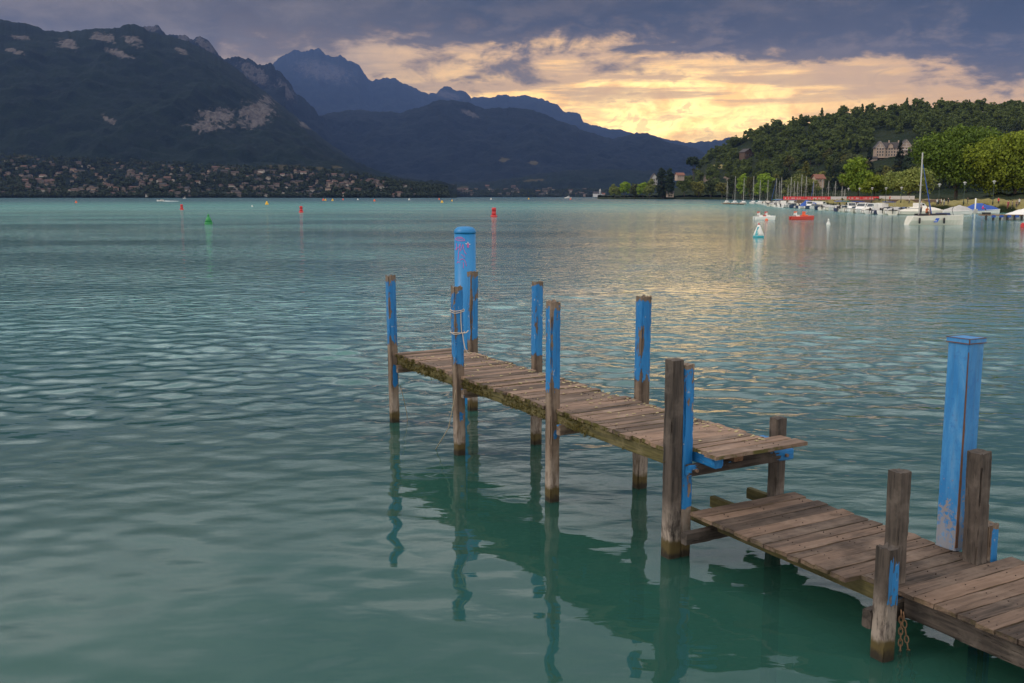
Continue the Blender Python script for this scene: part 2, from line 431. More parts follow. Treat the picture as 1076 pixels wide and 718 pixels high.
    t.l.new(dif.outputs[0], under.inputs[1]); t.l.new(trn.outputs[0], under.inputs[2])
    glo = t.node('ShaderNodeBsdfGlossy'); glo.inputs[0].default_value = (.96, .97, 1, 1)
    t.put(glo.inputs['Roughness'], t.m('ADD', .03, t.m('ADD', t.m('MULTIPLY', far, .03), t.m('MULTIPLY', vfar, .09)))); t.put(glo.inputs['Normal'], n3)
    fr = t.node('ShaderNodeFresnel'); fr.inputs[0].default_value = 1.33; t.put(fr.inputs['Normal'], n3)
    fac = t.m('MINIMUM', t.m('MULTIPLY', fr.outputs[0], t.m('SUBTRACT', t.ss(d, 9.0, 26.0, 1.05, 1.40), t.m('MULTIPLY', vfar, .45))), t.m('SUBTRACT', .85, t.m('MULTIPLY', t.ss(d, 70.0, 420.0), .52)))
    mx = t.node('ShaderNodeMixShader'); t.put(mx.inputs[0], fac)
    t.l.new(under.outputs[0], mx.inputs[1]); t.l.new(glo.outputs[0], mx.inputs[2])
    t.l.new(mx.outputs[0], t.node('ShaderNodeOutputMaterial').inputs[0])
    tag(link('water', me, m_), kind='structure')
    b = MB(); b.add([(-9000, -400, -2.2), (9000, -400, -2.2), (9000, 9000, -2.2), (-9000, 9000, -2.2)], [(0, 1, 2, 3)])
    tag(b.build('lake_floor', plain('silt', (.05, .11, .085), .95, var=.3, scale=.4)), kind='structure')
build_water()

# ------------------------------------------------------------------ terrain
def poly(pts):
    xs = [p[0] for p in pts]; ys = [p[1] for p in pts]
    return lambda u_: np.interp(u_, xs, ys)
def terrain(name, u0, u1, nu, rows, per, rough, seed, mat, patches=(), fields=(), jag=0.0, back=1.25):
    """rows: (distance(u), image row(u)) from the foot to the crest; the land goes on down behind the crest"""
    us = np.linspace(u0, u1, nu); Ys = []; Zs = []; Xs = []; vv = []; keep = []
    nrow = len(rows)
    ctrl = []
    for Yf, yf in rows:
        Yv = Yf(us) if callable(Yf) else np.full(nu, float(Yf)); yv = yf(us) if callable(yf) else np.full(nu, float(yf))
        ctrl.append((Yv, at_y(us, yv, Yv)))
    for i in range(nrow - 1):
        n = per[i]
        for j in range(n):
            f = j / n
            Yv = ctrl[i][0] * (1 - f) + ctrl[i+1][0] * f
            p = ctrl[i][1] * (1 - f) + ctrl[i+1][1] * f
            Ys.append(p); keep.append((i + f) / (nrow - 1))
    Ys.append(ctrl[-1][1]); keep.append(1.0)
    nb = 10
    for j in range(1, nb + 1):
        f = j / nb; p = ctrl[-1][1].copy(); s_ = 1 + (back - 1) * f; p[:, :2] *= s_; p[:, 2] = p[:, 2] * (1 - f * f) - 3 * f; Ys.append(p); keep.append(1 + f)
    P_ = np.stack(Ys, 0); kk = np.array(keep)[:, None]
    D = P_[..., 1]
    env = np.clip(np.minimum(kk * nrow, (1.0 - kk) * 7), 0, 1); env = np.where(kk > 1, .6, env)
    sc = rough
    gul = np.abs(fbm(P_[..., 0] / (sc * 6) + 5, P_[..., 1] / (sc * 13), 5, seed) - .5) * 2
    bm = fbm(P_[..., 0] / sc, P_[..., 1] / (sc * .8), 4, seed + 3) - .5
    P_[..., 2] += env * (-gul * sc * 1.5 + .42 * sc + bm * sc * .7)
    if jag:
        jn = (fbm(us / 5.0, us * 0 + seed, 4, seed + 9, .65) - .5) * jag
        P_[..., 2] += jn[None] * np.clip(1 - abs(kk - 1) * 5, 0, 1)
    # the projected place of every vertex decides where cliffs and fields lie
    zz = P_[..., 1] * CT - (P_[..., 2] - H) * ST; yy = P_[..., 1] * ST + (P_[..., 2] - H) * CT
    pu = 538 + F * P_[..., 0] / zz; pv = 359 - F * yy / zz
    def cover(lst):
        a = np.zeros_like(pu)
        for cx, cy, rx, ry, tilt in lst:
            ddx = pu - cx; ddy = pv - cy - tilt * ddx
            a = np.maximum(a, np.clip(1.35 - np.sqrt((ddx / rx) ** 2 + (ddy / ry) ** 2), 0, 1))
        return a
    me = np_mesh(name, P_.reshape(-1, 3), grid_quads(*P_.shape[:2]), dict(rock=cover(patches), field=cover(fields)))
    o = tag(link(name, me, mat), kind='structure')
    return dict(u=us, pu=pu, pv=pv, P=P_, o=o, ncrest=int(np.argmax(np.array(keep) >= 1.0)))
def on_terrain(tr, u_, y_):
    """world point where the sight line (u, y) meets the terrain"""
    i = int(np.clip(np.searchsorted(tr['u'], u_), 1, len(tr['u']) - 1)); n = tr['ncrest']
    col = tr['pv'][:n + 1, i]; P_ = tr['P'][:n + 1, i]
    for k in range(n):
        if col[k] >= y_ >= col[k + 1]:
            f = (col[k] - y_) / max(col[k] - col[k + 1], 1e-6)
            return Vector(P_[k] * (1 - f) + P_[k + 1] * f)
    return None

def mountain_mat(name, forest, forest2, rock, field, tree_m, bump=1.0):
    m_, t, b = new_mat(name)
    geo = t.node('ShaderNodeNewGeometry').outputs['Position']
    n = t.noise(geo, 1 / (tree_m * 9), 6, .62); n2 = t.noise(geo, 1 / tree_m, 3, .6)
    c = t.mix(t.ss(n, .35, .65), forest, forest2)
    f = t.m('ADD', .55, t.m('MULTIPLY', n2, .9)); c = t.mix(1.0, c, t.com(f, f, f), 'MULTIPLY')
    fn = t.noise(t.scale(geo, (1 / 60, 1 / 120, 1 / 30)), 1, 4, .6)
    c = t.mix(t.m('MULTIPLY', t.ss(t.m('ADD', fn, t.m('MULTIPLY', t.attr('field'), .5)), .78, .90), .8), c, field)
    rn = t.m('ADD', t.m('MULTIPLY', t.noise(t.scale(geo, (1 / 45, 1 / 90, 1 / 70)), 1, 6, .68, .5), .6), t.m('MULTIPLY', t.noise(t.scale(geo, (1 / 14, 1 / 40, 1 / 30)), 1, 4, .6), .4))
    rk = t.ss(t.m('ADD', t.m('ADD', .5, t.m('MULTIPLY', t.m('SUBTRACT', rn, .5), 2.0)), t.m('MULTIPLY', t.attr('rock'), .48)), .77, .94)
    rc = t.mix(t.ss(t.noise(t.scale(geo, (1 / 12, 1 / 30, 1 / 50)), 1, 5, .65), .35, .65), tuple(q * .5 for q in rock), rock)
    c = t.mix(rk, c, rc)
    t.put(b.inputs['Base Color'], c); b.inputs['Roughness'].default_value = .95; b.inputs['Specular IOR Level'].default_value = .1
    t.put(b.inputs['Normal'], t.bump(n2, bump, tree_m * .6))
    return m_
M_MTN = mountain_mat('forested_mountain', (.0028, .0085, .0100), (.0060, .0135, .0115), (.115, .100, .098), (.060, .050, .026), 9)  # colours kept very dark, the cloud shade on the slope is put into them
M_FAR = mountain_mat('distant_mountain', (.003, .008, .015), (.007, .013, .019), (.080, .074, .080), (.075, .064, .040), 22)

ROCKS = [(268, 120, 30, 18, -.25), (275, 112, 18, 14, -.5), (230, 124, 30, 15, .05), (215, 132, 22, 9, .1), (108, 40, 18, 6, .12), (72, 46, 16, 8, .1), (140, 44, 14, 7, .3), (125, 56, 22, 5, .3), (25, 40, 20, 3.5, .1), (15, 54, 14, 3, .2), (190, 53, 9, 4, .4), (115, 126, 12, 5, .5), (320, 130, 9, 6, .5)]
FIELDS = [(105, 171, 16, 3, .1), (150, 171, 26, 2, .05), (25, 165, 18, 3, 0), (240, 176, 30, 3, .02), (300, 175, 30, 3, .05), (325, 178, 24, 2, -.1), (20, 196, 16, 3, 0), (60, 199, 40, 2, 0), (245, 189, 14, 3, 0), (20, 186, 18, 2, -.05), (350, 176, 15, 2, 0)]
crestA = poly([(-260, 30), (-120, 12), (0, 20), (12, 23), (28, 24), (38, 28), (48, 33), (62, 33), (80, 33), (92, 31), (110, 30), (126, 29), (133, 26), (142, 26), (150, 29), (160, 34), (175, 37), (188, 40), (200, 45), (212, 51), (225, 57), (235, 63), (245, 70), (255, 78), (263, 84), (272, 92), (282, 100), (300, 114), (320, 130), (340, 146), (360, 161), (380, 175), (400, 186), (425, 194), (455, 200), (480, 204)])
baseA = poly([(-260, 160), (0, 163), (60, 167), (120, 170), (200, 173), (280, 175), (340, 178), (400, 191), (440, 198), (480, 205)])
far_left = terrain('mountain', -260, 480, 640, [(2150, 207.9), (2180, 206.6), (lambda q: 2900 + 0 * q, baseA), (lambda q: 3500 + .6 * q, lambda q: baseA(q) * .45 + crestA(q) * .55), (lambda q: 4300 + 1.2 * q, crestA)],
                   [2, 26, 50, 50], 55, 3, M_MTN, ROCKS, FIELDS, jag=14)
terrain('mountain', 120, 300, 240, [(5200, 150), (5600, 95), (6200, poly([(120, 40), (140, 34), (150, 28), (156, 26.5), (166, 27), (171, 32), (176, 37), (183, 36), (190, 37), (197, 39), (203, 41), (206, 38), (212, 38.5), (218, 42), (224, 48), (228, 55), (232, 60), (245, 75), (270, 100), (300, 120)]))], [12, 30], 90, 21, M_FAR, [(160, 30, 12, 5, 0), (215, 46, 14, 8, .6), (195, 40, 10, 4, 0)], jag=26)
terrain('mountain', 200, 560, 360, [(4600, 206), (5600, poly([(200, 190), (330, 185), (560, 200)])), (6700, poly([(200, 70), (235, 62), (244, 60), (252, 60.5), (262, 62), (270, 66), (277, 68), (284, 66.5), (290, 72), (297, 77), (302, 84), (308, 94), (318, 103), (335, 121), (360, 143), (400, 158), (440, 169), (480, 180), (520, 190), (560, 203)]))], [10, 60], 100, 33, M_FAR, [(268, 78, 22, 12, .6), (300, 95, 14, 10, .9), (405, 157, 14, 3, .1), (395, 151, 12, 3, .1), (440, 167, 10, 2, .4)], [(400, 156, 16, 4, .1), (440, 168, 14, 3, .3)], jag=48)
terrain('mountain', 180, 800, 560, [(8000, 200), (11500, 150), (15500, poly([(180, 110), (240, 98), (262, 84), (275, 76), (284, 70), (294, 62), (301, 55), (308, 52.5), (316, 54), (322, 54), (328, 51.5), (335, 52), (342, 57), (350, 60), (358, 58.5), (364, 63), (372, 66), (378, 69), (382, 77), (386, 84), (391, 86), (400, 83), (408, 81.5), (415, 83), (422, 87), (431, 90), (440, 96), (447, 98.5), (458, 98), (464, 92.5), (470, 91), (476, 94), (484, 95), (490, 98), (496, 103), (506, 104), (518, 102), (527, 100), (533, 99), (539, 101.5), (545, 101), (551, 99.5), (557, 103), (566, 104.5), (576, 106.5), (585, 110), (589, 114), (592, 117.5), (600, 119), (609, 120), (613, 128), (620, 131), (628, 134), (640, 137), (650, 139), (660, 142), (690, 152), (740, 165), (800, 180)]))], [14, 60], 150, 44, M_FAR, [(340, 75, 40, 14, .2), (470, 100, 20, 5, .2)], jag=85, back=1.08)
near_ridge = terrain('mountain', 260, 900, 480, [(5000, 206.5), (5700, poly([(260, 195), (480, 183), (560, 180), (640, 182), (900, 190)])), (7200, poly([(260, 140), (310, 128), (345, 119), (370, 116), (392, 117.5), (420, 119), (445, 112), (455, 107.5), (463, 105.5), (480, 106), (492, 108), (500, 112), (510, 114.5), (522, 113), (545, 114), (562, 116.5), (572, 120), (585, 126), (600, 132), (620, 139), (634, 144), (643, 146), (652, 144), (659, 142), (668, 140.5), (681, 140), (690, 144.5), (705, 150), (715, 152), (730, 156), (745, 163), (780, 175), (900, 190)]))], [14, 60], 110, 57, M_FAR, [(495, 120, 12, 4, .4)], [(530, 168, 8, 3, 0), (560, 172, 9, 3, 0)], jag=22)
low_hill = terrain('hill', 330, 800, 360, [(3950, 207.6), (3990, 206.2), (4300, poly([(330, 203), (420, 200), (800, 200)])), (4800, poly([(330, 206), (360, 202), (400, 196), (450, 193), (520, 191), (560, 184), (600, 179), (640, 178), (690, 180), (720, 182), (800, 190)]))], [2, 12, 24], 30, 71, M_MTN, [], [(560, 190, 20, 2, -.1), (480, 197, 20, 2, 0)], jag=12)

# ---- the wooded right shore: quay, park and hill, one sheet
quayY = poly([(600, 1330), (640, 1260), (690, 1190), (750, 1060), (800, 960), (806, 700), (812, 495), (822, 400), (832, 330), (850, 297), (870, 272), (900, 240), (930, 222), (960, 218), (1000, 213), (1040, 208), (1100, 196), (1240, 170)])
footY = poly([(600, 1360), (690, 1230), (750, 1100), (800, 1010), (830, 930), (900, 860), (1000, 800), (1240, 700)])
crestR = poly([(600, 207.5), (636, 207), (680, 206), (690, 203), (700, 200), (712, 197), (722, 190), (732, 180), (740, 170), (750, 163), (765, 155), (785, 147), (805, 140), (830, 134), (850, 130), (880, 126), (905, 124), (940, 120), (980, 117), (1010, 116), (1050, 119), (1070, 116), (1110, 112), (1240, 120)])
M_HILL = mountain_mat('woodland_floor', (.012, .021, .008), (.024, .030, .012), (.20, .15, .115), (.30, .25, .10), 4)
hill = terrain('ground', 628, 1240, 420, [(lambda q: quayY(q) - .4, lambda q: HZ + F * 4.3 / quayY(q)), (quayY, lambda q: HZ + F * 2.25 / quayY(q)), (lambda q: quayY(q) + 48, lambda q: HZ + F * 2.0 / (quayY(q) + 48)), (lambda q: quayY(q) + 84, lambda q: HZ + F * np.interp(q, [800, 830], [1.6, .45]) / (quayY(q) + 84)), (footY, lambda q: np.minimum(HZ + F * .3 / footY(q) * 0 + 206.2, 206.2) - 0.0 * q),
               (lambda q: footY(q) + 160, lambda q: 206 * .55 + crestR(q) * .45), (lambda q: footY(q) + 420, crestR)], [1, 10, 10, 14, 30, 30], 3, 88, M_HILL, [(775, 190, 18, 6, .1), (760, 195, 14, 7, 0), (745, 188, 8, 5, 0), (925, 166, 14, 3, .1)], [(755, 175, 8, 3, 0), (870, 211, 60, 3.5, 0), (960, 214, 60, 8, 0), (1030, 215, 60, 10, 0), (1090, 216, 60, 11, 0)])

# ------------------------------------------------------------------ haze
HAZE = 4.4e-5
b = MB(); b.box((0, 8200, 900), (22000, 18400, 1830)); b.v = [(x, y, -15 if z < 100 else 2480) for x, y, z in b.v]
hm = bpy.data.materials.new('haze'); hm.use_nodes = True; t = NT(hm.node_tree); t.n.clear()
pv_ = t.node('ShaderNodeVolumePrincipled'); pv_.inputs['Color'].default_value = (.20, .33, .74, 1)
pv_.inputs['Density'].default_value = HAZE; pv_.inputs['Anisotropy'].default_value = .35
t.l.new(pv_.outputs[0], t.node('ShaderNodeOutputMaterial').inputs['Volume'])
tag(b.build('haze', hm), kind='stuff')

# ------------------------------------------------------------------ the jetty
ANG = math.atan2(.492, .871); N2 = Vector((.871, .492, 0)); D2 = Vector((.492, -.871, 0)); A0 = Vector((-1.71, 14.30, 0))
def ts(t_, s_, z=0): return A0 + N2 * t_ + D2 * s_ + Vector((0, 0, z))
jetty = empty('wooden_jetty', A0, ANG, 'weathered stepped wooden jetty on blue and grey timber posts standing in the lake', 'jetty')

def timber_mesh(name, L, a, b=None, wear=None, jag=0.0, seed=0, step=.05, bend=0.0, foot=1):
    """a sawn timber along z, rounded and chipped corners, frayed top; wear(x, y, z) -> bare wood amount"""
    b = b or a; g = np.random.default_rng(seed + 100)
    nz = max(3, int(L / step)); ring = []
    for cx, cy in ((-1, -1), (1, -1), (1, 1), (-1, 1)):
        ring += [(cx, cy * .86 if cx * cy < 0 else cy, 0)]
    pts = []
    c_ = .10
    for k in range(4):
        p0 = [(-1, -1), (1, -1), (1, 1), (-1, 1)][k]; p1 = [(1, -1), (1, 1), (-1, 1), (-1, -1)][k]
        for f in (c_ / 2, c_ * 1.4, .35, .65, 1 - c_ * 1.4, 1 - c_ / 2):
            pts.append((p0[0] * (1 - f) + p1[0] * f, p0[1] * (1 - f) + p1[1] * f))
    pts = np.array(pts); n = len(pts)
    sh = np.ones(n) ; ism = (np.abs(pts[:, 0]) > .85) & (np.abs(pts[:, 1]) > .85)
    zs = np.linspace(0, L, nz)
    co = np.zeros((nz + 1, n, 3))
    ang = np.arange(n)
    for i, z in enumerate(zs):
        q = pts.copy()
        ch = (fbm(ang * .9 + seed * 3.7, np.full(n, z * 4.0), 3, seed) - .5) * .10
        chip = np.where(ism, np.clip(fbm(ang // 6 * 1.7 + seed, np.full(n, z * 6.0), 3, seed + 5) - .52, 0, 1) * .9, 0)
        q = q * (1 + ch - chip - np.where(ism, .03, 0))[:, None]
        co[i, :, 0] = q[:, 0] * a / 2 + bend * math.sin(z / L * 3.1); co[i, :, 1] = q[:, 1] * b / 2; co[i, :, 2] = z
    if jag:
        co[nz - 1, :, 2] += (fbm(ang * 1.3 + seed, ang * 0 + 3.3, 2, seed + 8) - .55) * jag
        co[nz - 2, :, 2] = np.minimum(co[nz - 2, :, 2], co[nz - 1, :, 2] - .012)
    co[nz] = co[nz - 1] * [0.5, 0.5, 1]; co[nz, :, 2] = co[nz - 1, :, 2].mean() + (0 if not jag else -.012)
    i0 = np.arange(nz)[:, None] * n + np.arange(n)[None]; i1 = np.arange(nz)[:, None] * n + (np.arange(n)[None] + 1) % n
    q = np.stack([i0, i1, i1 + n, i0 + n], -1).reshape(-1, 4)
    P_ = co.reshape(-1, 3)
    top = [tuple(nz * n + k for k in range(n))]
    me = bpy.data.meshes.new(name)
    me.from_pydata(P_.tolist(), [], q.tolist() + top + [tuple(range(n))[::-1]])
    at = me.attributes.new('wear', 'FLOAT', 'POINT')
    if wear is None: wv = np.full(len(P_), 1.5)
    else: wv = np.clip(wear(P_[:, 0] / a * 2, P_[:, 1] / b * 2, P_[:, 2]), -.5, 1.6)
    at.data.foreach_set('value', wv.astype(np.float32))
    at = me.attributes.new('foot', 'FLOAT', 'POINT'); at.data.foreach_set('value', np.full(len(P_), float(foot), np.float32))
    me.polygons.foreach_set('use_smooth', np.ones(len(me.polygons), bool))
    me.update()
    try: me.set_sharp_from_angle(angle=R(38))
    except Exception: pass
    return me
def post(t_, s_, z1, a, wear, mat, label=None, jag=.05, seed=0, lean=(0, 0), z0=-1.6, name='post'):
    o = link(name, timber_mesh(name, z1 - z0, a, None, (lambda x, y, z: wear(x, y, z + z0)) if wear else None, jag, seed), mat, jetty)
    o.location = (t_, -s_, z0); o.rotation_euler = (lean[0], lean[1], 0)
    if label: o['label'] = label
    return o
def loc_of(x, y, a):
    p = W(x, y, 0); p = p + Vector((p.x, p.y, 0)).normalized() * a * .62 - A0
    return p.dot(N2), p.dot(D2)
def paint(zt, zb, strip=.75, patch=None, top=.13, fade=.24):
    """painted between zb and zt, worn at the frayed top, along the corner facing (-x,-y) and towards the bottom"""
    def f(x, y, z):
        w_ = np.full_like(x, .29)
        w_ = np.maximum(w_, .2 + 1.0 * np.clip((z - (zt - top)) / top, 0, 1) ** 1.3)
        cor = np.clip(1 - np.hypot(x + .95, y + .98) / .42, 0, 1)
        w_ = np.maximum(w_, strip * np.clip(cor * 2.2, 0, 1))
        w_ = np.maximum(w_, 1.45 * np.clip((zb + fade - z) / fade, 0, 1) ** 1.2)
        if patch:
            z0_, z1_ = patch
            inside = (z > z0_) & (z < z1_) & (y < -.7) & (x > -.55 + .5 * (z1_ - z) / (z1_ - z0_) * 0) & (x < .75)
            edge = np.clip(np.minimum(z - z0_, z1_ - z) / .10, 0, 1)
            w_ = np.where(inside, np.minimum(w_, 1.0 - .8 * edge), w_)
        return w_
    return f
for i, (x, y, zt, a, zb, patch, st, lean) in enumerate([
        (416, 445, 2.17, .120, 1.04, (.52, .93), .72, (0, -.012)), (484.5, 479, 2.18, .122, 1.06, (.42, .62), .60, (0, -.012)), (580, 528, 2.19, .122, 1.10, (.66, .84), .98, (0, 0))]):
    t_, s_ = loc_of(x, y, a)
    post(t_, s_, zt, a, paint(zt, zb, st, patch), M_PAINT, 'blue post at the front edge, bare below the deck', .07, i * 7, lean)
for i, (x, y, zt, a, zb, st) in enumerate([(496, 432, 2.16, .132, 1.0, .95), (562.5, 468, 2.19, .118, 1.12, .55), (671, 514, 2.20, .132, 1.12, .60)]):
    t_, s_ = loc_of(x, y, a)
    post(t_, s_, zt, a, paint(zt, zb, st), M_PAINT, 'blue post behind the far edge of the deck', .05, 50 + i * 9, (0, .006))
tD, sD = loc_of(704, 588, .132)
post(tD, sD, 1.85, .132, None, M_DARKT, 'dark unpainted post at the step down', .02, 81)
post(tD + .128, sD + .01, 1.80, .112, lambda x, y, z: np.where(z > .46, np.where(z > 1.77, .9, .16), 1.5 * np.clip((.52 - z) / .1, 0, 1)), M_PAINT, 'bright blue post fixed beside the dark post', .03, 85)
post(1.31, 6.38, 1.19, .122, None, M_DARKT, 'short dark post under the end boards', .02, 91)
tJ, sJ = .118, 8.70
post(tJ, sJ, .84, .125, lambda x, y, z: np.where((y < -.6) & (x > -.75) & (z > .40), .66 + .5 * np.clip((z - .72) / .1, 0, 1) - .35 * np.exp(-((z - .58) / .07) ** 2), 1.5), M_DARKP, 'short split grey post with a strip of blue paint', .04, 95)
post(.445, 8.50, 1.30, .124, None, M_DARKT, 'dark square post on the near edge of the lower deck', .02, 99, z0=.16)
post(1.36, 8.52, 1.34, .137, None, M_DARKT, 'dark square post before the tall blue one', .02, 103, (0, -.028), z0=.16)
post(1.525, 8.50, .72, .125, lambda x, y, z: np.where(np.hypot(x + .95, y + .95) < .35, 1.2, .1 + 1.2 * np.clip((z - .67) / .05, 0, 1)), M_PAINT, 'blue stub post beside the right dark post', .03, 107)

def beam(t0, s0, t1, s1, zc, h, wd_, mat, wear=None, seed=0, label=None, name='beam'):
    a = Vector((t0, -s0, zc)); b_ = Vector((t1, -s1, zc)); L = (b_ - a).length
    o = link(name, timber_mesh(name, L, wd_, h, wear, 0, seed, foot=0), mat, jetty)
    zax = (b_ - a).normalized(); yax = Vector((0, 0, 1)); xax = yax.cross(zax)
    M_ = Matrix((xax, yax, zax)).transposed().to_4x4(); M_.translation = a; o.matrix_local = M_
    if label: o['label'] = label
    return o
blue_worn = lambda k: (lambda x, y, z: np.full_like(x, k))
# upper platform: crossbeams, stringers
for i, sc_ in enumerate((.12, 2.22, 4.50)):
    beam(-.01, sc_, 1.14, sc_, .83, .11, .075, M_PAINT, (lambda x, y, z: .80 + .35 * np.sin(z * 13) + .5 * np.clip((z - .3) * 3, 0, 1)), 120 + i)
ub = beam(tD + .085, sD + .115, 1.44, sD + .115, .835, .105, .07, M_DARKP, (lambda x, y, z: .98 - .55 * np.exp(-(z / .16) ** 2) - .6 * np.exp(-((z - 1.22) / .2) ** 2)), 130, 'worn blue crossbeam under the step')
for x_ in (tD + .15, 1.34):
    m_ = MB(); m_.tube([(0, 0, 0), (0, -.025, 0)], .017, 8); m_.build('bolt', plain('rusty_bolt%d' % (x_ * 9), (.20, .13, .09), .7, .4), jetty, (x_, -(sD + .15), .835))
beam(.085, -.05, .085, 6.3, .925, .125, .07, M_MOSST, None, 140, 'moss covered edge beam')
beam(1.0, -.05, 1.0, 6.35, .935, .10, .07, M_BROWNT, None, 141)
beam(tD + .27, 5.2, tD + .27, sD + .32, .932, .105, .10, M_PAINT, blue_worn(.15), 142, 'blue stringer end')
beam(tD + .56, 5.0, tD + .56, sD + .26, .937, .09, .11, M_BROWNT, None, 143, 'raw brown stringer end')
beam(.72, 0, .72, sD + .14, .937, .09, .06, M_DARKT, None, 144)
beam(1.27, 6.2, 1.27, sD + .10, .937, .09, .07, M_PAINT, blue_worn(.3), 145)
# lower platform
beam(.00, 6.60, 1.40, 6.60, .27, .11, .08, M_DARKT, None, 150)
beam(.38, 6.10, .38, 8.55, .345, .12, .045, M_MOSST, None, 151, 'yellowish edge stringer')
beam(.80, 6.05, .80, 9.9, .345, .11, .06, M_MOSST, None, 152)
beam(1.30, 6.02, 1.30, 9.9, .350, .11, .06, M_MOSST, None, 153)
beam(.045, 8.605, 1.75, 8.605, .28, .14, .08, M_DARKP, (lambda x, y, z: 1.3 - .85 * np.exp(-((z - .42) / .16) ** 2)), 155, 'dark crossbeam with remains of blue paint')
beam(.40, 8.66, .40, 11.4, .33, .17, .05, M_DARKT, None, 156, 'dark edge board of the near deck')
beam(1.0, 8.62, 1.0, 11.4, .34, .13, .06, M_DARKT, None, 157)

def deck(name, planks, mat, label, thick, seed, mossy=0.0):
    """planks: list of (t0, t1, s0, s1, z); one mesh of separate uneven boards"""
    g = np.random.default_rng(seed); V = []; Q = []; va = []; mo = []; nb_ = 0
    nx = 26
    for (t0, t1, s0, s1, z) in planks:
        vr = g.random(); tw = g.normal(0, .0035, 2); skew = g.normal(0, .004); zz = z + g.normal(0, .0025)
        xs = np.linspace(t0, t1, nx)
        prof = [(0.0, 0.0), (0.0, 1 - .10), (.05, 1.0), (.5, 1.0), (.95, 1.0), (1.0, 1 - .10), (1.0, 0.0)]
        npf = len(prof); blk = np.zeros((nx, npf, 3))
        eL = fbm(np.arange(npf) * .8 + vr * 50, np.zeros(npf), 2, seed) * .035; eR = fbm(np.arange(npf) * .8 + vr * 90, np.ones(npf) * 4, 2, seed) * .035
        e0 = (fbm(xs * 5 + vr * 31, xs * 0, 3, seed) - .5) * .016; e1 = (fbm(xs * 5 + vr * 77, xs * 0 + 5, 3, seed) - .5) * .016
        cup = g.normal(0, .0025)
        for k, (py, pz) in enumerate(prof):
            sv = s0 + (s1 - s0) * py + skew * (xs - t0) + (e0 * (1 - py) + e1 * py)
            wob = (fbm(xs * 3 + vr * 13, xs * 0 + py * 3, 3, seed + 2) - .5) * .006
            blk[:, k, 0] = xs; blk[:, k, 1] = -sv; blk[:, k, 2] = zz - thick + thick * pz + wob + tw[0] * (xs - t0) + cup * (2 * py - 1) ** 2 + tw[1] * (py - .5)
        blk[0, :, 0] -= eL * .6; blk[-1, :, 0] += eR
        V.append(blk.reshape(-1, 3))
        i_ = np.arange(nx - 1)[:, None] * npf + np.arange(npf)[None]; j_ = np.arange(nx - 1)[:, None] * npf + (np.arange(npf)[None] + 1) % npf
        Q.append((np.stack([i_, i_ + npf, j_ + npf, j_], -1).reshape(-1, 4) + nb_))
        base0 = nb_; base1 = nb_ + (nx - 1) * npf
        for bs, fl in ((base0, 1), (base1, -1)):
            idx = [(0, 1, 5, 6), (1, 2, 4, 5)]
            for q in idx: Q.append(np.array([[bs + r_ for r_ in (q if fl < 0 else q[::-1])]]))
            Q.append(np.array([[bs + r_ for r_ in ((2, 3, 4, 4) if fl < 0 else (4, 4, 3, 2))]]))
        va.append(np.full(nx * npf, vr)); mo.append(np.full(nx * npf, mossy)); nb_ += nx * npf
    V = np.concatenate(V); Q = np.concatenate(Q); Q = Q[:, ::-1]
    Q = Q[[len(set(q)) == 4 for q in Q.tolist()]]
    me = np_mesh(name, V, Q, dict(var=np.concatenate(va), moss=np.concatenate(mo)), smooth=False)
    o = link(name, me, mat, jetty); o['label'] = label
    nb2 = MB()
    for (t0, t1, s0, s1, z) in planks:
        for tn in (.13, .80, 1.0) if seed == 31 else (.40, .84, 1.33):
            for fs in (.28, .72):
                if t0 + .02 < tn < t1 - .02: nb2.lathe([(.0055, z - .004), (.0055, z + .0035), (.003, z + .005)], 6, (tn + g.normal(0, .008), -(s0 + (s1 - s0) * fs), 0))
    tag(nb2.build('nail_heads', M_NAIL, o), kind='stuff')
    return o
M_NAIL = plain('rusty_nail', (.035, .020, .014), .8)
g = np.random.default_rng(3); pl = []; s_ = -.10
while s_ < 6.38:
    wdt = g.uniform(.112, .165)
    if s_ + wdt > 6.42: wdt = 6.43 - s_
    pl.append(((.045 if s_ < 6.22 else tD + .205) + g.normal(0, .012), 1.06 + g.normal(0, .018), s_, s_ + wdt - g.uniform(.004, .012), 1.03)); s_ += wdt
pl.append((tD + .20, 1.27, 6.44, 6.585, 1.032)); pl.append((tD + .15, 1.31, 6.592, 6.75, 1.030))
deck('deck', pl, M_DECK, 'upper grey deck boards with mossy edge', .038, 31, 1.0)
pl = []; s_ = 6.47
while s_ < 11.3:
    wdt = g.uniform(.122, .178)
    near = s_ > 8.52; mid = 8.25 < s_ <= 8.52
    t0 = .335 if near else (.37 if mid else .19); t1 = 1.62 if near else 1.43
    if s_ > 8.60 and t1 < 1.5: t1 = 1.62
    pl.append((t0 + g.normal(0, .010), t1 + g.normal(0, .015), s_, s_ + wdt - g.uniform(.004, .011), .45 + (.004 if near else 0))); s_ += wdt
deck('deck', pl, M_DECKL, 'lower brown deck boards stepping down beside the dark post', .036, 37, .3)

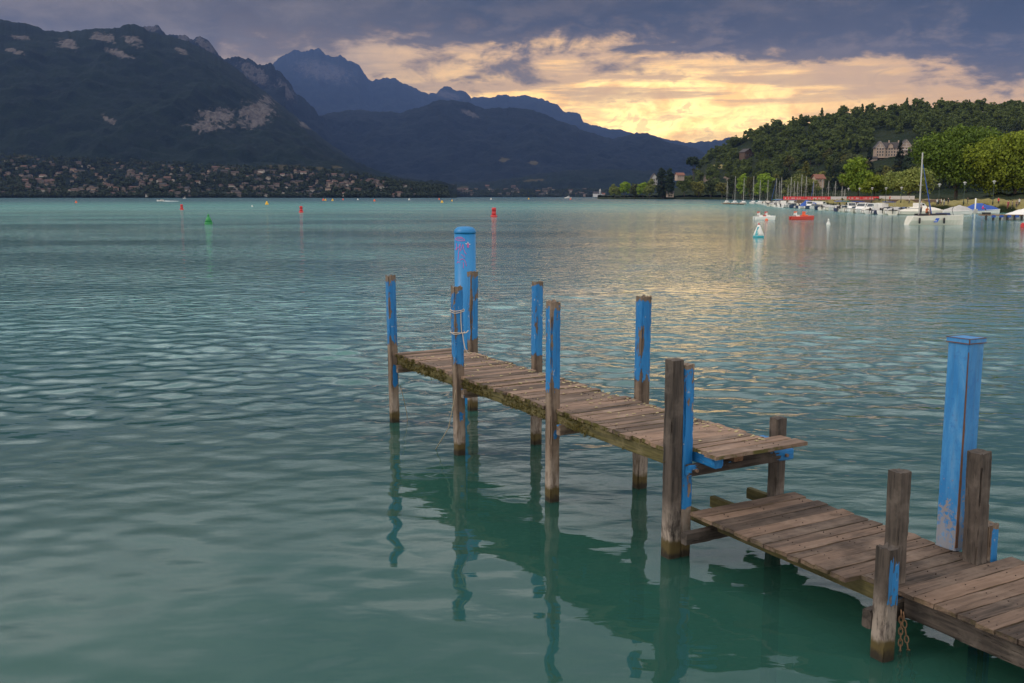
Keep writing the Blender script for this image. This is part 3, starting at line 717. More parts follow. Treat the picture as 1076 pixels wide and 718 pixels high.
# moss hanging on the front edge
M_MOSS = foliage('moss', (.050, .046, .012), (.115, .088, .022), .05)
def blob_cloud(pts, rads, seed, faces=7, leaf=.4, flat=1.0):
    g = np.random.default_rng(seed); pts = np.asarray(pts); n = len(pts)
    d = g.normal(size=(n, faces, 3)); d /= np.linalg.norm(d, axis=2, keepdims=True)
    c = pts[:, None] + d * np.asarray(rads)[:, None, None] * np.array([1, 1, flat])
    nrm = d + g.normal(0, .45, d.shape); nrm /= np.linalg.norm(nrm, axis=2, keepdims=True)
    a = np.cross(nrm, g.normal(size=d.shape)); a /= np.linalg.norm(a, axis=2, keepdims=True); b_ = np.cross(nrm, a)
    sz = (np.asarray(rads)[:, None, None] * leaf) * g.uniform(.6, 1.35, (n, faces, 1))
    q = np.stack([c - a * sz, c - b_ * sz * .7, c + a * sz, c + b_ * sz * .7], 2)
    co = q.reshape(-1, 3); Q = np.arange(len(co)).reshape(-1, 4)
    var = np.repeat(g.random(n), faces * 4)
    return co, Q, var
mp = []; mr = []
for i in range(1500):
    s_ = rng.uniform(-.05, 6.3); dens = vnoise(s_ * 2.3, 0.0, 3)
    if rng.random() > (dens - .22) * 1.9: continue
    mp.append((rng.normal(.045, .012), -s_, rng.uniform(.86, 1.015))); mr.append(rng.uniform(.007, .022))
co, Q, var = blob_cloud(mp, mr, 5, 16, .45)
tag(link('moss', np_mesh('moss', co, Q, dict(var=var), smooth=False), M_MOSS, jetty), kind='stuff')
# fallen leaves and lichen flakes on the boards
M_LEAF = plain('dry_leaf', (.40, .33, .17), .8, var=.5, scale=3)
mb = MB()
for i in range(230):
    s_ = rng.uniform(.3, 6.6); t_ = (1.04 - abs(rng.normal(0, .10))) if rng.random() < .62 else rng.uniform(.1, 1.0)
    if s_ > 4.6 and rng.random() < .5: s_ = rng.uniform(4.8, 6.5)
    p = ts(t_, s_, 1.036 + rng.uniform(0, .004)); L = rng.uniform(.012, .032); a = rng.uniform(0, 6.3); n = 7
    ring = []
    for k in range(n):
        q = k * 2 * math.pi / n; rr_ = L * rng.uniform(.7, 1.1)
        x_, y_ = rr_ * math.cos(q), rr_ * .55 * math.sin(q)
        ring.append((p.x + x_ * math.cos(a) - y_ * math.sin(a), p.y + x_ * math.sin(a) + y_ * math.cos(a), p.z + rng.uniform(0, .006)))
    mb.add(ring + [(q[0], q[1], q[2] - .004) for q in ring], [tuple(range(n)), tuple(range(n, 2*n))[::-1]] + [(k, k+n, (k+1)%n+n, (k+1)%n) for k in range(n)])
tag(mb.build('fallen_leaves', M_LEAF), kind='stuff')

# rope wound round the second post, thin lines hanging to the water, the chain
M_ROPE = plain('old_rope', (.50, .43, .36), .9, var=.3, scale=40)
tB, sB = loc_of(484.5, 479, .122)
mb = MB(); c = ts(tB, sB, 0)
def wrap(z, rr_, n=28, drop=0.0):
    pts = []
    for k in range(n):
        a = k * 2 * math.pi / n; q = max(abs(math.cos(a)), abs(math.sin(a))); r_ = min(rr_ / q, rr_ * 1.28) + .008
        x_, y_ = r_ * math.cos(a), r_ * math.sin(a)
        pts.append(c + Vector((x_ * N2.x - y_ * N2.y, x_ * N2.y + y_ * N2.x, z + drop * math.sin(a + .8))))
    return pts
for z_, dr in ((1.885, .012), (1.868, .02), (1.600, .02), (1.585, -.015)): mb.tube([q_ - N2 * .012 * (z_ + 1.6) for q_ in wrap(z_, .066, drop=dr)], .0055, 6, closed=True)
e = c + D2 * .075 + N2 * -.005
mb.tube([e + Vector((0, 0, 1.59)), e + Vector((.012, -.02, 1.50)), e + Vector((.03, -.02, 1.40)), e + Vector((.06, 0, 1.345)), e + Vector((.085, .01, 1.33))], .0065, 6)
mb.tube([e + Vector((-.02, 0, 1.885)), e + Vector((-.02, 0, 1.75)), e + Vector((-.01, 0, 1.59))], .0065, 6)
mb.tube([e + Vector((.0, 0, 1.59)), e + Vector((.05, -.03, 1.60)), e + Vector((.075, -.01, 1.625))], .0065, 6)
tag(mb.build('rope', M_ROPE), 'pale old rope tied twice round the second front post with a loose end', 'rope')
M_LINE = plain('old_line', (.34, .29, .20), .9)
mb = MB(); a0 = c + D2 * .03 - N2 * .075
mb.tube([a0 + Vector((0, 0, .92)), a0 + Vector((-.03, -.03, .72)), a0 + Vector((-.10, -.08, .38)), W(458, 472, .0) , W(458, 473, -.3)], .006, 5)
tag(mb.build('fishing_line', M_LINE), 'longer slack line hanging slanted from the second front post into the water', 'line')
tA, sA = loc_of(416, 445, .12); c = ts(tA, sA, 0)
mb = MB(); mb.tube([c + N2 * .08 + Vector((0, 0, .55)), c + N2 * .12 + Vector((0, 0, .38)), c + N2 * .17 + Vector((0, 0, .15)), c + N2 * .20 + Vector((0, 0, -.1))], .005, 5)
tag(mb.build('fishing_line', M_LINE), 'short thin line hanging beside the foremost left corner post', 'line')
M_CHAIN = plain('rusty_chain', (.30, .17, .095), .75, .25, .35, 30)
mb = MB()
def chain(p0, p1, sag, n):
    for i in range(n):
        f = (i + .5) / n; q = Vector(p0).lerp(Vector(p1), f) + Vector((0, 0, -sag * 4 * f * (1 - f)))
        f2 = f + .02; q2 = Vector(p0).lerp(Vector(p1), f2) + Vector((0, 0, -sag * 4 * f2 * (1 - f2)))
        tz = (q2 - q).normalized(); side_ = tz.cross(Vector((.3, 1, 0)) if i % 2 else Vector((1, -.3, 0))).normalized()
        pts = []
        for k in range(10):
            a = k * 2 * math.pi / 10
            pts.append(q + tz * (.030 * math.sin(a)) + side_ * (.0145 * math.cos(a)))
        mb.tube(pts, .0052, 5, closed=True)
c0 = ts(.335, 8.665, .30)
chain(c0, ts(.325, 8.70, -.35), -.0, 15); chain(c0 + Vector((.012, -.01, 0)), ts(.50, 8.76, -.42), .10, 17)
tag(mb.build('chain', M_CHAIN), 'rusty chain hanging in two strands from the crossbeam of the lower deck', 'chain')

# ---- tall square blue post and round blue pile
M_BLUEM = None
m_, t, b = new_mat('blue_metal'); tc = t.node('ShaderNodeTexCoord').outputs['Object']
n1 = t.noise(t.scale(tc, (9, 9, 2)), 1, 6, .65, .4); n2 = t.noise(tc, 26, 5, .65)
zc = t.sep(tc)[2]
c = t.mix(t.ss(n1, .35, .7), (.013, .160, .41), (.050, .24, .50))
c = t.mix(t.m('MULTIPLY', t.ss(n2, .52, .72), .6), c, (.010, .10, .34))
c = t.mix(t.m('MULTIPLY', t.ss(t.noise(t.scale(tc, (24, 24, 1.2)), 1, 5, .7), .50, .74), .5), c, (.06, .085, .11))
low_ = t.ss(zc, .75, .0)
c = t.mix(t.m('MULTIPLY', t.ss(t.m('ADD', n2, t.m('MULTIPLY', low_, .30)), .66, .76), .8), c, (.26, .21, .17))
c = t.mix(t.m('MULTIPLY', t.ss(t.m('ADD', n1, t.m('MULTIPLY', low_, .26)), .55, .8), .45), c, (.22, .26, .33))
t.put(b.inputs['Base Color'], c); b.inputs['Roughness'].default_value = .5; t.put(b.inputs['Normal'], t.bump(n2, .25, .004))
M_BLUEM = m_
m_, t, b = new_mat('blue_gloss_paint'); tc = t.node('ShaderNodeTexCoord').outputs['Object']
n1 = t.noise(t.scale(tc, (6, 6, 1.5)), 1, 5, .6)
t.put(b.inputs['Base Color'], t.mix(t.ss(n1, .3, .7), (.004, .158, .39), (.007, .19, .45))); b.inputs['Roughness'].default_value = .42
M_BLUEP = m_
M_RUST = plain('rust', (.13, .062, .035), .85, .1, .5, 20)
pq = at_z(1003, 581, .45); pq = Vector(pq) + Vector((.045, .14, 0))
sq = empty('mooring_post', pq, ANG, 'tall square blue post with a rusty rimmed cap standing behind the lower deck', 'post')
aS = .188; hS = 1.72
mb = MB(); x0 = aS / 2
mb.box((0, 0, hS / 2), (aS, aS, hS)); me = mb.mesh('shaft')
bm = bmesh.new(); bm.from_mesh(me); bmesh.ops.subdivide_edges(bm, edges=[e for e in bm.edges if abs(e.verts[0].co.z - e.verts[1].co.z) > 1], cuts=20)
bmesh.ops.bevel(bm, geom=[e for e in bm.edges if len(e.link_faces) == 2 and e.calc_face_angle() > .5], offset=.006, segments=2, affect='EDGES'); bm.to_mesh(me); bm.free()
link('shaft', me, M_BLUEM, sq)
mb = MB(); mb.box((0, 0, hS + .018 - .02), (aS + .020, aS + .020, .036)); mb.v = [(x, y, z) for x, y, z in mb.v]
cap = mb.build('cap', M_BLUEM, sq)
mb = MB()
for sx, sy, lx, ly in ((0, -1, aS + .026, .006), (-1, 0, .006, aS + .026), (1, 0, .006, aS + .026), (0, 1, aS + .026, .006)):
    mb.box((sx * (aS / 2 + .011), sy * (aS / 2 + .011), hS - .022), (lx, ly, .007)); mb.box((sx * (aS / 2 + .011), sy * (aS / 2 + .011), hS + .016), (lx, ly, .005))
mb.tube([(-x0 - .011, -x0 - .011, hS - .02), (-x0 - .011, -x0 - .011, hS + .018)], .005, 5)
mb.build('rusty_rim', M_RUST, cap)
mb = MB(); seam = []
for i in range(22):
    f = i / 21; wdt = .004 + .017 * max(0, 1 - f * 1.05) ** .9 * (.75 + .5 * random.random()); z_ = .03 + f * (hS - .12)
    seam.append((z_, wdt))
vs = []
for z_, wdt in seam: vs += [(-x0 - .0015, -x0 + wdt * .3, z_), (-x0 - .002, -x0 - .002, z_), (-x0 + wdt * 1.6, -x0 - .0015, z_)]
mb.add(vs, [(3*i+k, 3*i+k+1, 3*i+k+4, 3*i+k+3) for i in range(21) for k in (0, 1)])
mb.build('rusty_seam', M_RUST, sq)
sq.rotation_euler = (R(-.6), R(.9), ANG)
Yp = 15.9; pp = at_y(488.5, 238, Yp); hp = float(pp[2])
pile = empty('mooring_pile', (pp[0], Yp, 0), 0, 'round bright blue steel pile with pink graffiti rising behind the far end of the jetty', 'pile')
rp = .170
mb = MB(); mb.lathe([(rp, -1.8), (rp, 0), (rp, hp - .115)], 32); mb.build('shaft', M_BLUEP, pile)
mb = MB(); mb.lathe([(rp + .004, hp - .11), (rp + .005, hp - .085), (rp + .001, hp - .07), (rp - .012, hp - .04), (rp - .05, hp - .012), (rp - .11, hp - .002), (.004, hp)], 32); mb.build('cap', M_BLUEP, pile)
M_PINK = plain('pink_spray_paint', (.50, .10, .32), .6, var=.25, scale=30); M_PALE = plain('pale_sticker', (.70, .62, .60), .6)
def ribbon(mb, pts, wd_=.010, mi=0):
    """pts: (across in metres from the pile's middle as seen, height below the top)"""
    P3 = []
    for i in range(len(pts) - 1):
        for k in range(5):
            f = k / 5; P3.append((pts[i][0]*(1-f)+pts[i+1][0]*f, pts[i][1]*(1-f)+pts[i+1][1]*f))
    P3.append(pts[-1]); vs = []
    for i, (x_, d_) in enumerate(P3):
        q = P3[min(i+1, len(P3)-1)]; p = P3[max(i-1, 0)]; tx, ty = q[0]-p[0], q[1]-p[1]; L = math.hypot(tx, ty) or 1
        for sg in (-1, 1):
            xx = x_ - ty / L * wd_ / 2 * sg; dd = d_ + tx / L * wd_ / 2 * sg; a = math.asin(max(-.99, min(.99, xx / rp)))
            vs.append(((rp + .002) * math.sin(a), -(rp + .002) * math.cos(a), hp - dd))
    mb.add(vs, [(2*i, 2*i+1, 2*i+3, 2*i+2) for i in range(len(P3)-1)], mi)
def g_(zx, zy): return ((zx - 841) / 8.967 / 65.5, (zy - 75) / 8.967 / 65.5)
mb = MB()
for st in ([(757,185),(780,172),(815,172),(838,190),(845,203),(815,205),(780,203),(757,195),(757,185)], [(775,188),(800,184),(825,190)], [(765,228),(768,260),(764,292)], [(750,290),(772,275),(790,262),(803,230),(797,270),(785,310),(782,350),(778,385)],
           [(803,300),(818,262),(826,235),(832,280),(845,310),(858,328)], [(808,330),(825,342),(845,360)], [(768,415),(778,398),(800,408)], [(795,385),(815,372),(835,375),(850,400),(858,440)], [(828,402),(830,430),(829,458)]):
    ribbon(mb, [g_(*p) for p in st], .0085)
mb.build('graffiti', M_PINK, pile)
mb = MB(); ribbon(mb, [g_(850,232), g_(893,238)], .014); ribbon(mb, [g_(872,215), g_(872,236)], .012); sticker = mb.build('sticker', M_PALE, pile)
mb = MB(); ribbon(mb, [g_(873,228), g_(872,268)], .030); o = mb.build('sticker_print', M_PINK, sticker); o.scale = (1.004, 1.004, 1)

# ------------------------------------------------------------------ trees
def norm_(a): return a / np.linalg.norm(a, axis=-1, keepdims=True)
def leaf_mesh(name, cen, rad, per, leaf, seed, squash=.8, cl=.7):
    g = np.random.default_rng(seed); cen = np.asarray(cen); n = len(cen); rad = np.asarray(rad)
    d = norm_(g.normal(size=(n, per, 3))); d[..., 2] = np.abs(d[..., 2]) * np.where(g.random((n, per)) < .78, 1, -1)
    rr = rad[:, None, None] * g.uniform(.55, 1.08, (n, per, 1))
    c = cen[:, None] + d * rr * np.array([1, 1, squash])
    nr = norm_(d + g.normal(0, .5, d.shape)); a = norm_(np.cross(nr, g.normal(size=d.shape))); b_ = np.cross(nr, a)
    sz = leaf * g.uniform(.6, 1.4, (n, per, 1))
    q = np.stack([c - a * sz, c - b_ * sz * .65 + nr * sz * .15, c + a * sz, c + b_ * sz * .65 + nr * sz * .15], 2)
    co = q.reshape(-1, 3)
    var = np.clip(np.repeat(g.random(n), per) * cl + g.random(n * per) * .35 + (.7 - cl) * .4 - .05, 0, 1)
    return np_mesh(name, co, np.arange(len(co)).reshape(-1, 4), dict(var=np.repeat(var, 4)), smooth=False)
def crown_round(w_, h_, z0, n, seed, lobes=6, lop=.35):
    """clump centres of a broad crown made of uneven lobes"""
    g = np.random.default_rng(seed); out = []; rad = []
    L = [(0, 0, z0 + h_ * .52, .62)] + [(math.cos(a) * .5 * g.uniform(.6, 1.1), math.sin(a) * .5 * g.uniform(.6, 1.1), z0 + h_ * g.uniform(.28, .74), g.uniform(.32, .52)) for a in np.linspace(0, 6.28, lobes, False) + g.uniform(0, 1)]
    L += [(g.normal(0, .18), g.normal(0, .18), z0 + h_ * .82, .34)]
    while len(out) < n:
        l = L[g.integers(len(L))]; d = norm_(g.normal(size=3)); r_ = l[3] * g.uniform(.6, 1.0) ** .6
        p = np.array([l[0] * w_ / 2 + d[0] * r_ * w_ / 2, l[1] * w_ / 2 + d[1] * r_ * w_ / 2, l[2] + d[2] * r_ * h_ * .55])
        if p[2] < z0 or p[2] > z0 + h_ : continue
        out.append(p); rad.append(g.uniform(.07, .13) * w_)
    return out, rad
def crown_cone(w_, h_, z0, n, seed, power=1.0, ragged=.25):
    g = np.random.default_rng(seed); out = []; rad = []
    for i in range(n):
        f = g.random() ** 1.3; a = g.uniform(0, 6.28); lay = .82 + .18 * math.sin(f * 34)
        r_ = w_ / 2 * (1 - f) ** power * lay * g.uniform(.55, 1 + ragged)
        out.append((r_ * math.cos(a), r_ * math.sin(a), z0 + h_ * f)); rad.append(w_ * (.05 + .08 * (1 - f)))
    return out, rad
def crown_column(w_, h_, z0, n, seed):
    g = np.random.default_rng(seed); out = []; rad = []
    for i in range(n):
        f = g.random(); a = g.uniform(0, 6.28); r_ = w_ / 2 * (math.sin(math.pi * (f * .85 + .12)) ** .6) * g.uniform(.4, 1)
        out.append((r_ * math.cos(a), r_ * math.sin(a), z0 + h_ * f)); rad.append(w_ * .16)
    return out, rad
def trunk_mesh(name, h_, r0, limbs, spread, seed, fork=.35):
    g = random.Random(seed); mb = MB(); bx_, by_ = g.uniform(-.3, .3), g.uniform(-.3, .3)
    st = [(0, 0, -.6), (bx_ * .3, by_ * .3, h_ * .2), (bx_, by_, h_ * .5), (bx_ * 1.2, by_ * 1.2, h_ * .9)]
    mb.tube(st, [r0 * 1.25, r0, r0 * .7, r0 * .2], 8)
    for i in range(limbs):
        a = i * 6.28 / limbs + g.uniform(-.4, .4); f = fork + g.uniform(0, .3); L = spread * g.uniform(.5, .9)
        p0 = Vector((bx_ * f * 2, by_ * f * 2, h_ * f)); p2 = p0 + Vector((math.cos(a) * L, math.sin(a) * L, h_ * g.uniform(.2, .45)))
        p1 = p0.lerp(p2, .5) + Vector((0, 0, h_ * .03))
        mb.tube([p0, p1, p2], [r0 * .45, r0 * .3, r0 * .08], 6)
    return mb.mesh(name)
M_F1 = foliage('wood_leaves', (.040, .058, .015), (.092, .108, .026))
M_F2 = foliage('olive_leaves', (.075, .080, .016), (.155, .145, .034))
M_F3 = foliage('dark_leaves', (.022, .037, .013), (.052, .070, .021))
M_FC = foliage('conifer_needles', (.010, .022, .011), (.026, .040, .018), .05)
M_FB = foliage('bright_leaves', (.090, .150, .014), (.200, .260, .024), .25)
M_FY = foliage('yellowing_leaves', (.110, .155, .012), (.250, .290, .022), .25)
M_FD = foliage('deep_green_leaves', (.085, .150, .013), (.200, .290, .020), .2)
M_FO = foliage('grey_green_leaves', (.095, .120, .034), (.175, .185, .055), .2)
def make_tree(crown_me, crown_mat, trunk_me, loc, rz=0, sc=(1, 1, 1), label=None, cat='tree', group=None, name='tree'):
    root = empty(name, loc, rz, label, cat, group); root.scale = sc
    if not crown_me.materials: crown_me.materials.append(crown_mat)
    if not trunk_me.materials: trunk_me.materials.append(M_BARK)
    link('crown', crown_me, None, root); link('trunk', trunk_me, None, root)
    return root

# the wood on the hill: 300 trees one can tell apart, the rest behind them as one mass
protos = []
for i, (kind, mat_) in enumerate([('r', M_F1), ('r', M_F2), ('r', M_F3), ('r', M_F1), ('c', M_FC), ('r', M_F2), ('p', M_F1), ('w', M_FO)]):
    if kind == 'r': ce, ra = crown_round(11.5, 10.5, .6, 78, 200 + i, 6)
    elif kind == 'c': ce, ra = crown_cone(6.5, 14, .6, 80, 200 + i, .8)
    elif kind == 'p': ce, ra = crown_column(5.5, 13, .6, 70, 200 + i)
    else: ce, ra = crown_round(15, 11, .6, 110, 200 + i, 9)
    protos.append((leaf_mesh('crown', ce, ra, 24, .62, 300 + i, .8, .35), mat_, trunk_mesh('trunk', 8, .25, 4, 3.5, 400 + i)))
def keepout(x, y):
    return (913 < x < 964 and 140 < y < 187) or (775 < x < 792 and 153 < y < 173) or (853 < x < 866 and 180 < y < 198) or (908 < x < 926 and 162 < y < 174)
cand = []
y_ = 200.0; row = 0
gx_ = np.random.default_rng(21)
while y_ > 104:
    stepx = 10.5 if y_ > 150 else 8.5
    for x_ in np.arange(700, 1130, stepx):
        x = x_ + gx_.uniform(-4, 4); y = y_ + gx_.uniform(-2.5, 2.5)
        if keepout(x, y): continue
        p = on_terrain(hill, x, y)
        if p is None or p.z < 3.6: continue
        cand.append((p, x, y))
    y_ -= 4.8 if y_ > 150 else 3.8; row += 1
for x_ in np.arange(738, 1130, 4.6):
    x = x_ + gx_.uniform(-2, 2); p = on_terrain(hill, x, float(crestR(x)) + 1.2)
    if p is not None: cand.append((p - Vector((0, 0, 2.4)), x, 100))
cand.sort(key=lambda q: q[0].y)
WOODLAB = {0: 'mid green round tree in the wood on the hill behind the marina', 1: 'olive green round tree in the wood on the hill behind the marina', 2: 'darkest green round tree in the wood on the hill behind the marina',
           3: 'mid green round tree in the wood on the hill behind the marina', 4: 'dark pointed conifer in the wood on the hill behind the marina', 5: 'olive green round tree in the wood on the hill behind the marina', 6: 'slender upright green tree in the wood on the hill behind the marina', 7: 'broad pale grey green tree in the wood on the hill behind the marina'}
WOODGRP = {0: 'mid green trees of the hill wood', 1: 'olive green trees of the hill wood', 2: 'darkest green trees of the hill wood', 3: 'mid green trees of the hill wood', 4: 'conifers of the hill wood', 5: 'olive green trees of the hill wood', 6: 'slender trees of the hill wood', 7: 'pale broad trees of the hill wood'}
first = {}; rest = []
for k, (p, x, y) in enumerate(cand):
    i = int(gx_.choice(8, p=[.19, .15, .20, .16, .08, .10, .06, .06])); sc = gx_.uniform(.75, 1.45); sv = (sc * gx_.uniform(.9, 1.15), sc, sc * gx_.uniform(.85, 1.2)); rz = gx_.uniform(0, 6.28)
    if y == 100 and i in (4, 6): i = 1
    if k < 290:
        if i not in first:
            first[i] = make_tree(*protos[i], p, rz, sv, WOODLAB[i], group=WOODGRP[i])
        else:
            c = copy_tree(first[i]); c.location = p; c.rotation_euler.z = rz; c.scale = sv
    else: rest.append((i, p, sv, rz))
cos, vs_, nq = [], [], 0
pc = []
for me, _, _ in protos:
    a = np.zeros(len(me.vertices) * 3, np.float32); me.vertices.foreach_get('co', a); at = np.zeros(len(me.vertices), np.float32); me.attributes['var'].data.foreach_get('value', at)
    pc.append((a.reshape(-1, 3), at))
for i, p, sv, rz in rest:
    a, at = pc[i]; c_, s_ = math.cos(rz), math.sin(rz); q = a * np.array(sv)
    cos.append(np.stack([q[:, 0] * c_ - q[:, 1] * s_, q[:, 0] * s_ + q[:, 1] * c_, q[:, 2]], 1) + np.array(p)); vs_.append(np.clip(at * gx_.uniform(.4, 1.1), 0, 1))
if cos:
    co = np.concatenate(cos)
    tag(link('woodland', np_mesh('woodland', co, np.arange(len(co)).reshape(-1, 4), dict(var=np.concatenate(vs_)), smooth=False), M_F1), kind='stuff')

# single trees of the park and the promontory: (crown left, right, top, foot row, distance)
def px_tree(x0, x1, ytop, ybase, Y, mat_, label, kind='r', n=260, leaf=.4, per=26, seed=0, bare=.22, trunk_r=.35, cat='tree', name='tree', group=None, foot=None):
    w_ = (x1 - x0) / F * Y * 1.16; b0 = at_y((x0 + x1) / 2 if foot is None else foot, ybase, Y); z1 = float(at_y(x0, ytop, Y)[2]); h_ = z1 - float(b0[2])
    if kind == 'r': ce, ra = crown_round(w_, h_ * (1 - bare), h_ * bare, n, seed, 7)
    elif kind == 'c': ce, ra = crown_cone(w_, h_ * (1 - bare), h_ * bare, n, seed, .8)
    elif kind == 'p': ce, ra = crown_column(w_, h_ * (1 - bare), h_ * bare, n, seed)
    if foot is not None:
        off = ((x0 + x1) / 2 - foot) / F * Y; ce = [(c[0] + off, c[1], c[2]) for c in ce]
    ra = [min(r_, w_ * .12) for r_ in ra]
    return make_tree(leaf_mesh('crown', ce, ra, per, leaf, seed + 1), mat_, trunk_mesh('trunk', h_ * .8, trunk_r, 5, w_ * .35, seed + 2, .25), b0, 0, (1, 1, 1), label, cat, group, name)
px_tree(962, 1046, 137, 213, 300, M_FD, 'largest dark green round park tree, left of the yellow green one', n=900, per=36, leaf=.36, seed=501, bare=.16, trunk_r=.5)
px_tree(1016, 1096, 146, 214, 285, M_FY, 'large yellow green tree at the right edge with a leaning dark trunk', n=820, per=34, leaf=.36, seed=511, bare=.20, trunk_r=.45, foot=1066)
px_tree(884, 919, 167, 212, 300, M_FB, 'bright yellow green round tree above the red banner', n=260, per=30, leaf=.32, seed=521, bare=.2, trunk_r=.3)
px_tree(905, 932, 186, 211, 290, M_FY, 'small olive yellow bushy tree right of the bright green tree', n=150, per=26, leaf=.3, seed=531, bare=.2, trunk_r=.2)
px_tree(930, 978, 179, 212, 280, M_FO, 'wide grey green tree with an open fork behind the white boat mast', n=260, per=26, leaf=.30, seed=541, bare=.25, trunk_r=.3)
px_tree(938, 951, 148, 186, 700, M_FC, 'taller dark conifer in front of the large villa', 'c', 160, .45, 24, 551, .03, .3)
px_tree(946, 962, 157, 187, 690, M_FC, 'shorter dark conifer right of the tall one below the villa', 'c', 160, .45, 24, 561, .03, .3)
px_tree(842, 850, 170, 200, 760, M_F2, 'slim upright poplar behind the marina masts', 'p', 90, .5, 22, 571, .03, .25)
px_tree(824, 858, 186, 210, 520, M_FO, 'pale green wide tree behind the sailboat masts right of the poplars', n=180, per=24, leaf=.5, seed=581, bare=.05)
for k, (x0, x1, yt, mt, lb) in enumerate([(764, 776, 185, M_F1, 'dark green narrow shore tree left of the bright willow'), (774, 786, 183, M_FB, 'bright green willow left of the marina masts'), (784, 793, 187, M_F2, 'olive green shore tree between the two bright willows'),
        (792, 812, 182, M_FB, 'wide bright green willow behind the left marina masts'), (811, 827, 188, M_F1, 'dark green shore tree right of the wide bright willow'), (752, 765, 192, M_F2, 'low olive shore tree at the foot of the rock face')]):
    px_tree(x0, x1, yt, 208.5, 990 - k * 14, mt, lb, 'r', 130, .75, 22, 600 + k * 7, .06)
for k, (x0, x1, yt, lb) in enumerate([(640, 652, 194, 'leftmost round yellow green tree on the low promontory'), (650, 662, 191, 'taller second yellow green tree on the low promontory'), (660, 673, 193, 'third round yellow green tree on the low promontory'), (669, 682, 192, 'fourth round yellow green tree on the low promontory'), (676, 689, 189, 'rightmost yellow green promontory tree beside the pale tower house')]):
    px_tree(x0, x1, yt, 208.3, 1215 - k * 12, M_FB if k % 2 else M_FO, lb, 'r', 120, .8, 22, 650 + k * 7, .10)
px_tree(690, 700, 177, 207, 1150, M_FC, 'left one of two dark evergreen trees right of the tower house', 'p', 130, .8, 24, 700, .03)
px_tree(699, 708, 178, 207, 1140, M_FC, 'right one of two dark evergreen trees beside the white house', 'p', 130, .8, 24, 707, .03)
px_tree(721, 736, 165, 189, 1080, M_FC, 'ragged dark pine standing on the left shoulder of the hill', 'r', 70, .9, 18, 714, .30)
px_tree(712, 726, 186, 206, 1120, M_F1, 'dark green tree below the white red roofed house', 'r', 110, .8, 22, 721, .05)
px_tree(690, 704, 194, 208, 1165, M_F2, 'low olive tree on the shore below the dark evergreens', 'r', 110, .8, 22, 728, .05)
px_tree(726, 742, 190, 208, 1120, M_F2, 'olive brown shore tree right of the white house', 'r', 110, .8, 22, 735, .05)
px_tree(740, 754, 187, 208, 1070, M_F1, 'dark shore tree left of the rock face', 'r', 110, .8, 22, 742, .05)

# ------------------------------------------------------------------ houses
M_ROOFD = plain('dark_slate_roof', (.055, .045, .045), .8, var=.3, scale=1); M_ROOFR = plain('red_tile_roof', (.21, .085, .055), .8, var=.3, scale=1)
M_WALLP = plain('pinkish_render', (.42, .31, .24), .9, var=.25, scale=.6); M_WALLW = plain('white_render', (.62, .58, .54), .9, var=.2, scale=.6)
M_BEAM = plain('pale_gable_timber', (.56, .50, .45), .8); M_WIN = plain('dark_window_glass', (.03, .03, .035), .15); M_BROWN = plain('chalet_wood', (.10, .062, .042), .85)
def gable(mb, x0, x1, y0, y1, z0, z1, over=.4, th=.35, mi=0, axis='x'):
    """gabled roof of two slabs, ridge along the given axis"""
    if axis == 'x':
        ym = (y0 + y1) / 2
        mb_p = [(y0 - over, z0 - over * (z1 - z0) / (ym - y0)), (ym, z1), (y1 + over, z0 - over * (z1 - z0) / (ym - y0)), (y1 + over, z0 - over * (z1 - z0) / (ym - y0) + th), (ym, z1 + th), (y0 - over, z0 - over * (z1 - z0) / (ym - y0) + th)]
        n = 6; v0 = [(x0 - over, y, z) for y, z in mb_p]; v1 = [(x1 + over, y, z) for y, z in mb_p]
    else:
        xm = (x0 + x1) / 2
        mb_p = [(x0 - over, z0 - over * (z1 - z0) / (xm - x0)), (xm, z1), (x1 + over, z0 - over * (z1 - z0) / (xm - x0)), (x1 + over, z0 - over * (z1 - z0) / (xm - x0) + th), (xm, z1 + th), (x0 - over, z0 - over * (z1 - z0) / (xm - x0) + th)]
        n = 6; v0 = [(x, y0 - over, z) for x, z in mb_p]; v1 = [(x, y1 + over, z) for x, z in mb_p]
    mb.add(v0 + v1, [(0, 1, 4, 5), (1, 2, 3, 4), (6, 11, 10, 7), (7, 10, 9, 8)] + [(i, i + 6, (i + 1) % 6 + 6, (i + 1) % 6) for i in range(6)], mi)
def pent(mb, x0, x1, y0, y1, z0, z1, zr, mi=0, axis='y'):
    """walls with gable ends"""
    if axis == 'y': mb.prism([(x0, z0), (x1, z0), (x1, z1), ((x0 + x1) / 2, zr), (x0, z1)], y0, y1, mi)
    else:
        ym = (y0 + y1) / 2; p = [(y0, z0), (y1, z0), (y1, z1), (ym, zr), (y0, z1)]
        mb.add([(x0, y, z) for y, z in p] + [(x1, y, z) for y, z in p], [tuple(range(5))[::-1], tuple(range(5, 10))] + [(i, (i+1)%5, (i+1)%5+5, i+5) for i in range(5)], mi)
def window(parent, x, y, z, w_, h_, frame=M_BEAM):
    mb = MB(); mb.box((0, 0, 0), (w_ + .3, .16, h_ + .3)); f = mb.build('window', frame, parent, (x, y - .06, z))
    mb = MB(); mb.box((0, 0, 0), (w_, .14, h_)); mb.build('pane', M_WIN, f, (0, -.05, 0))
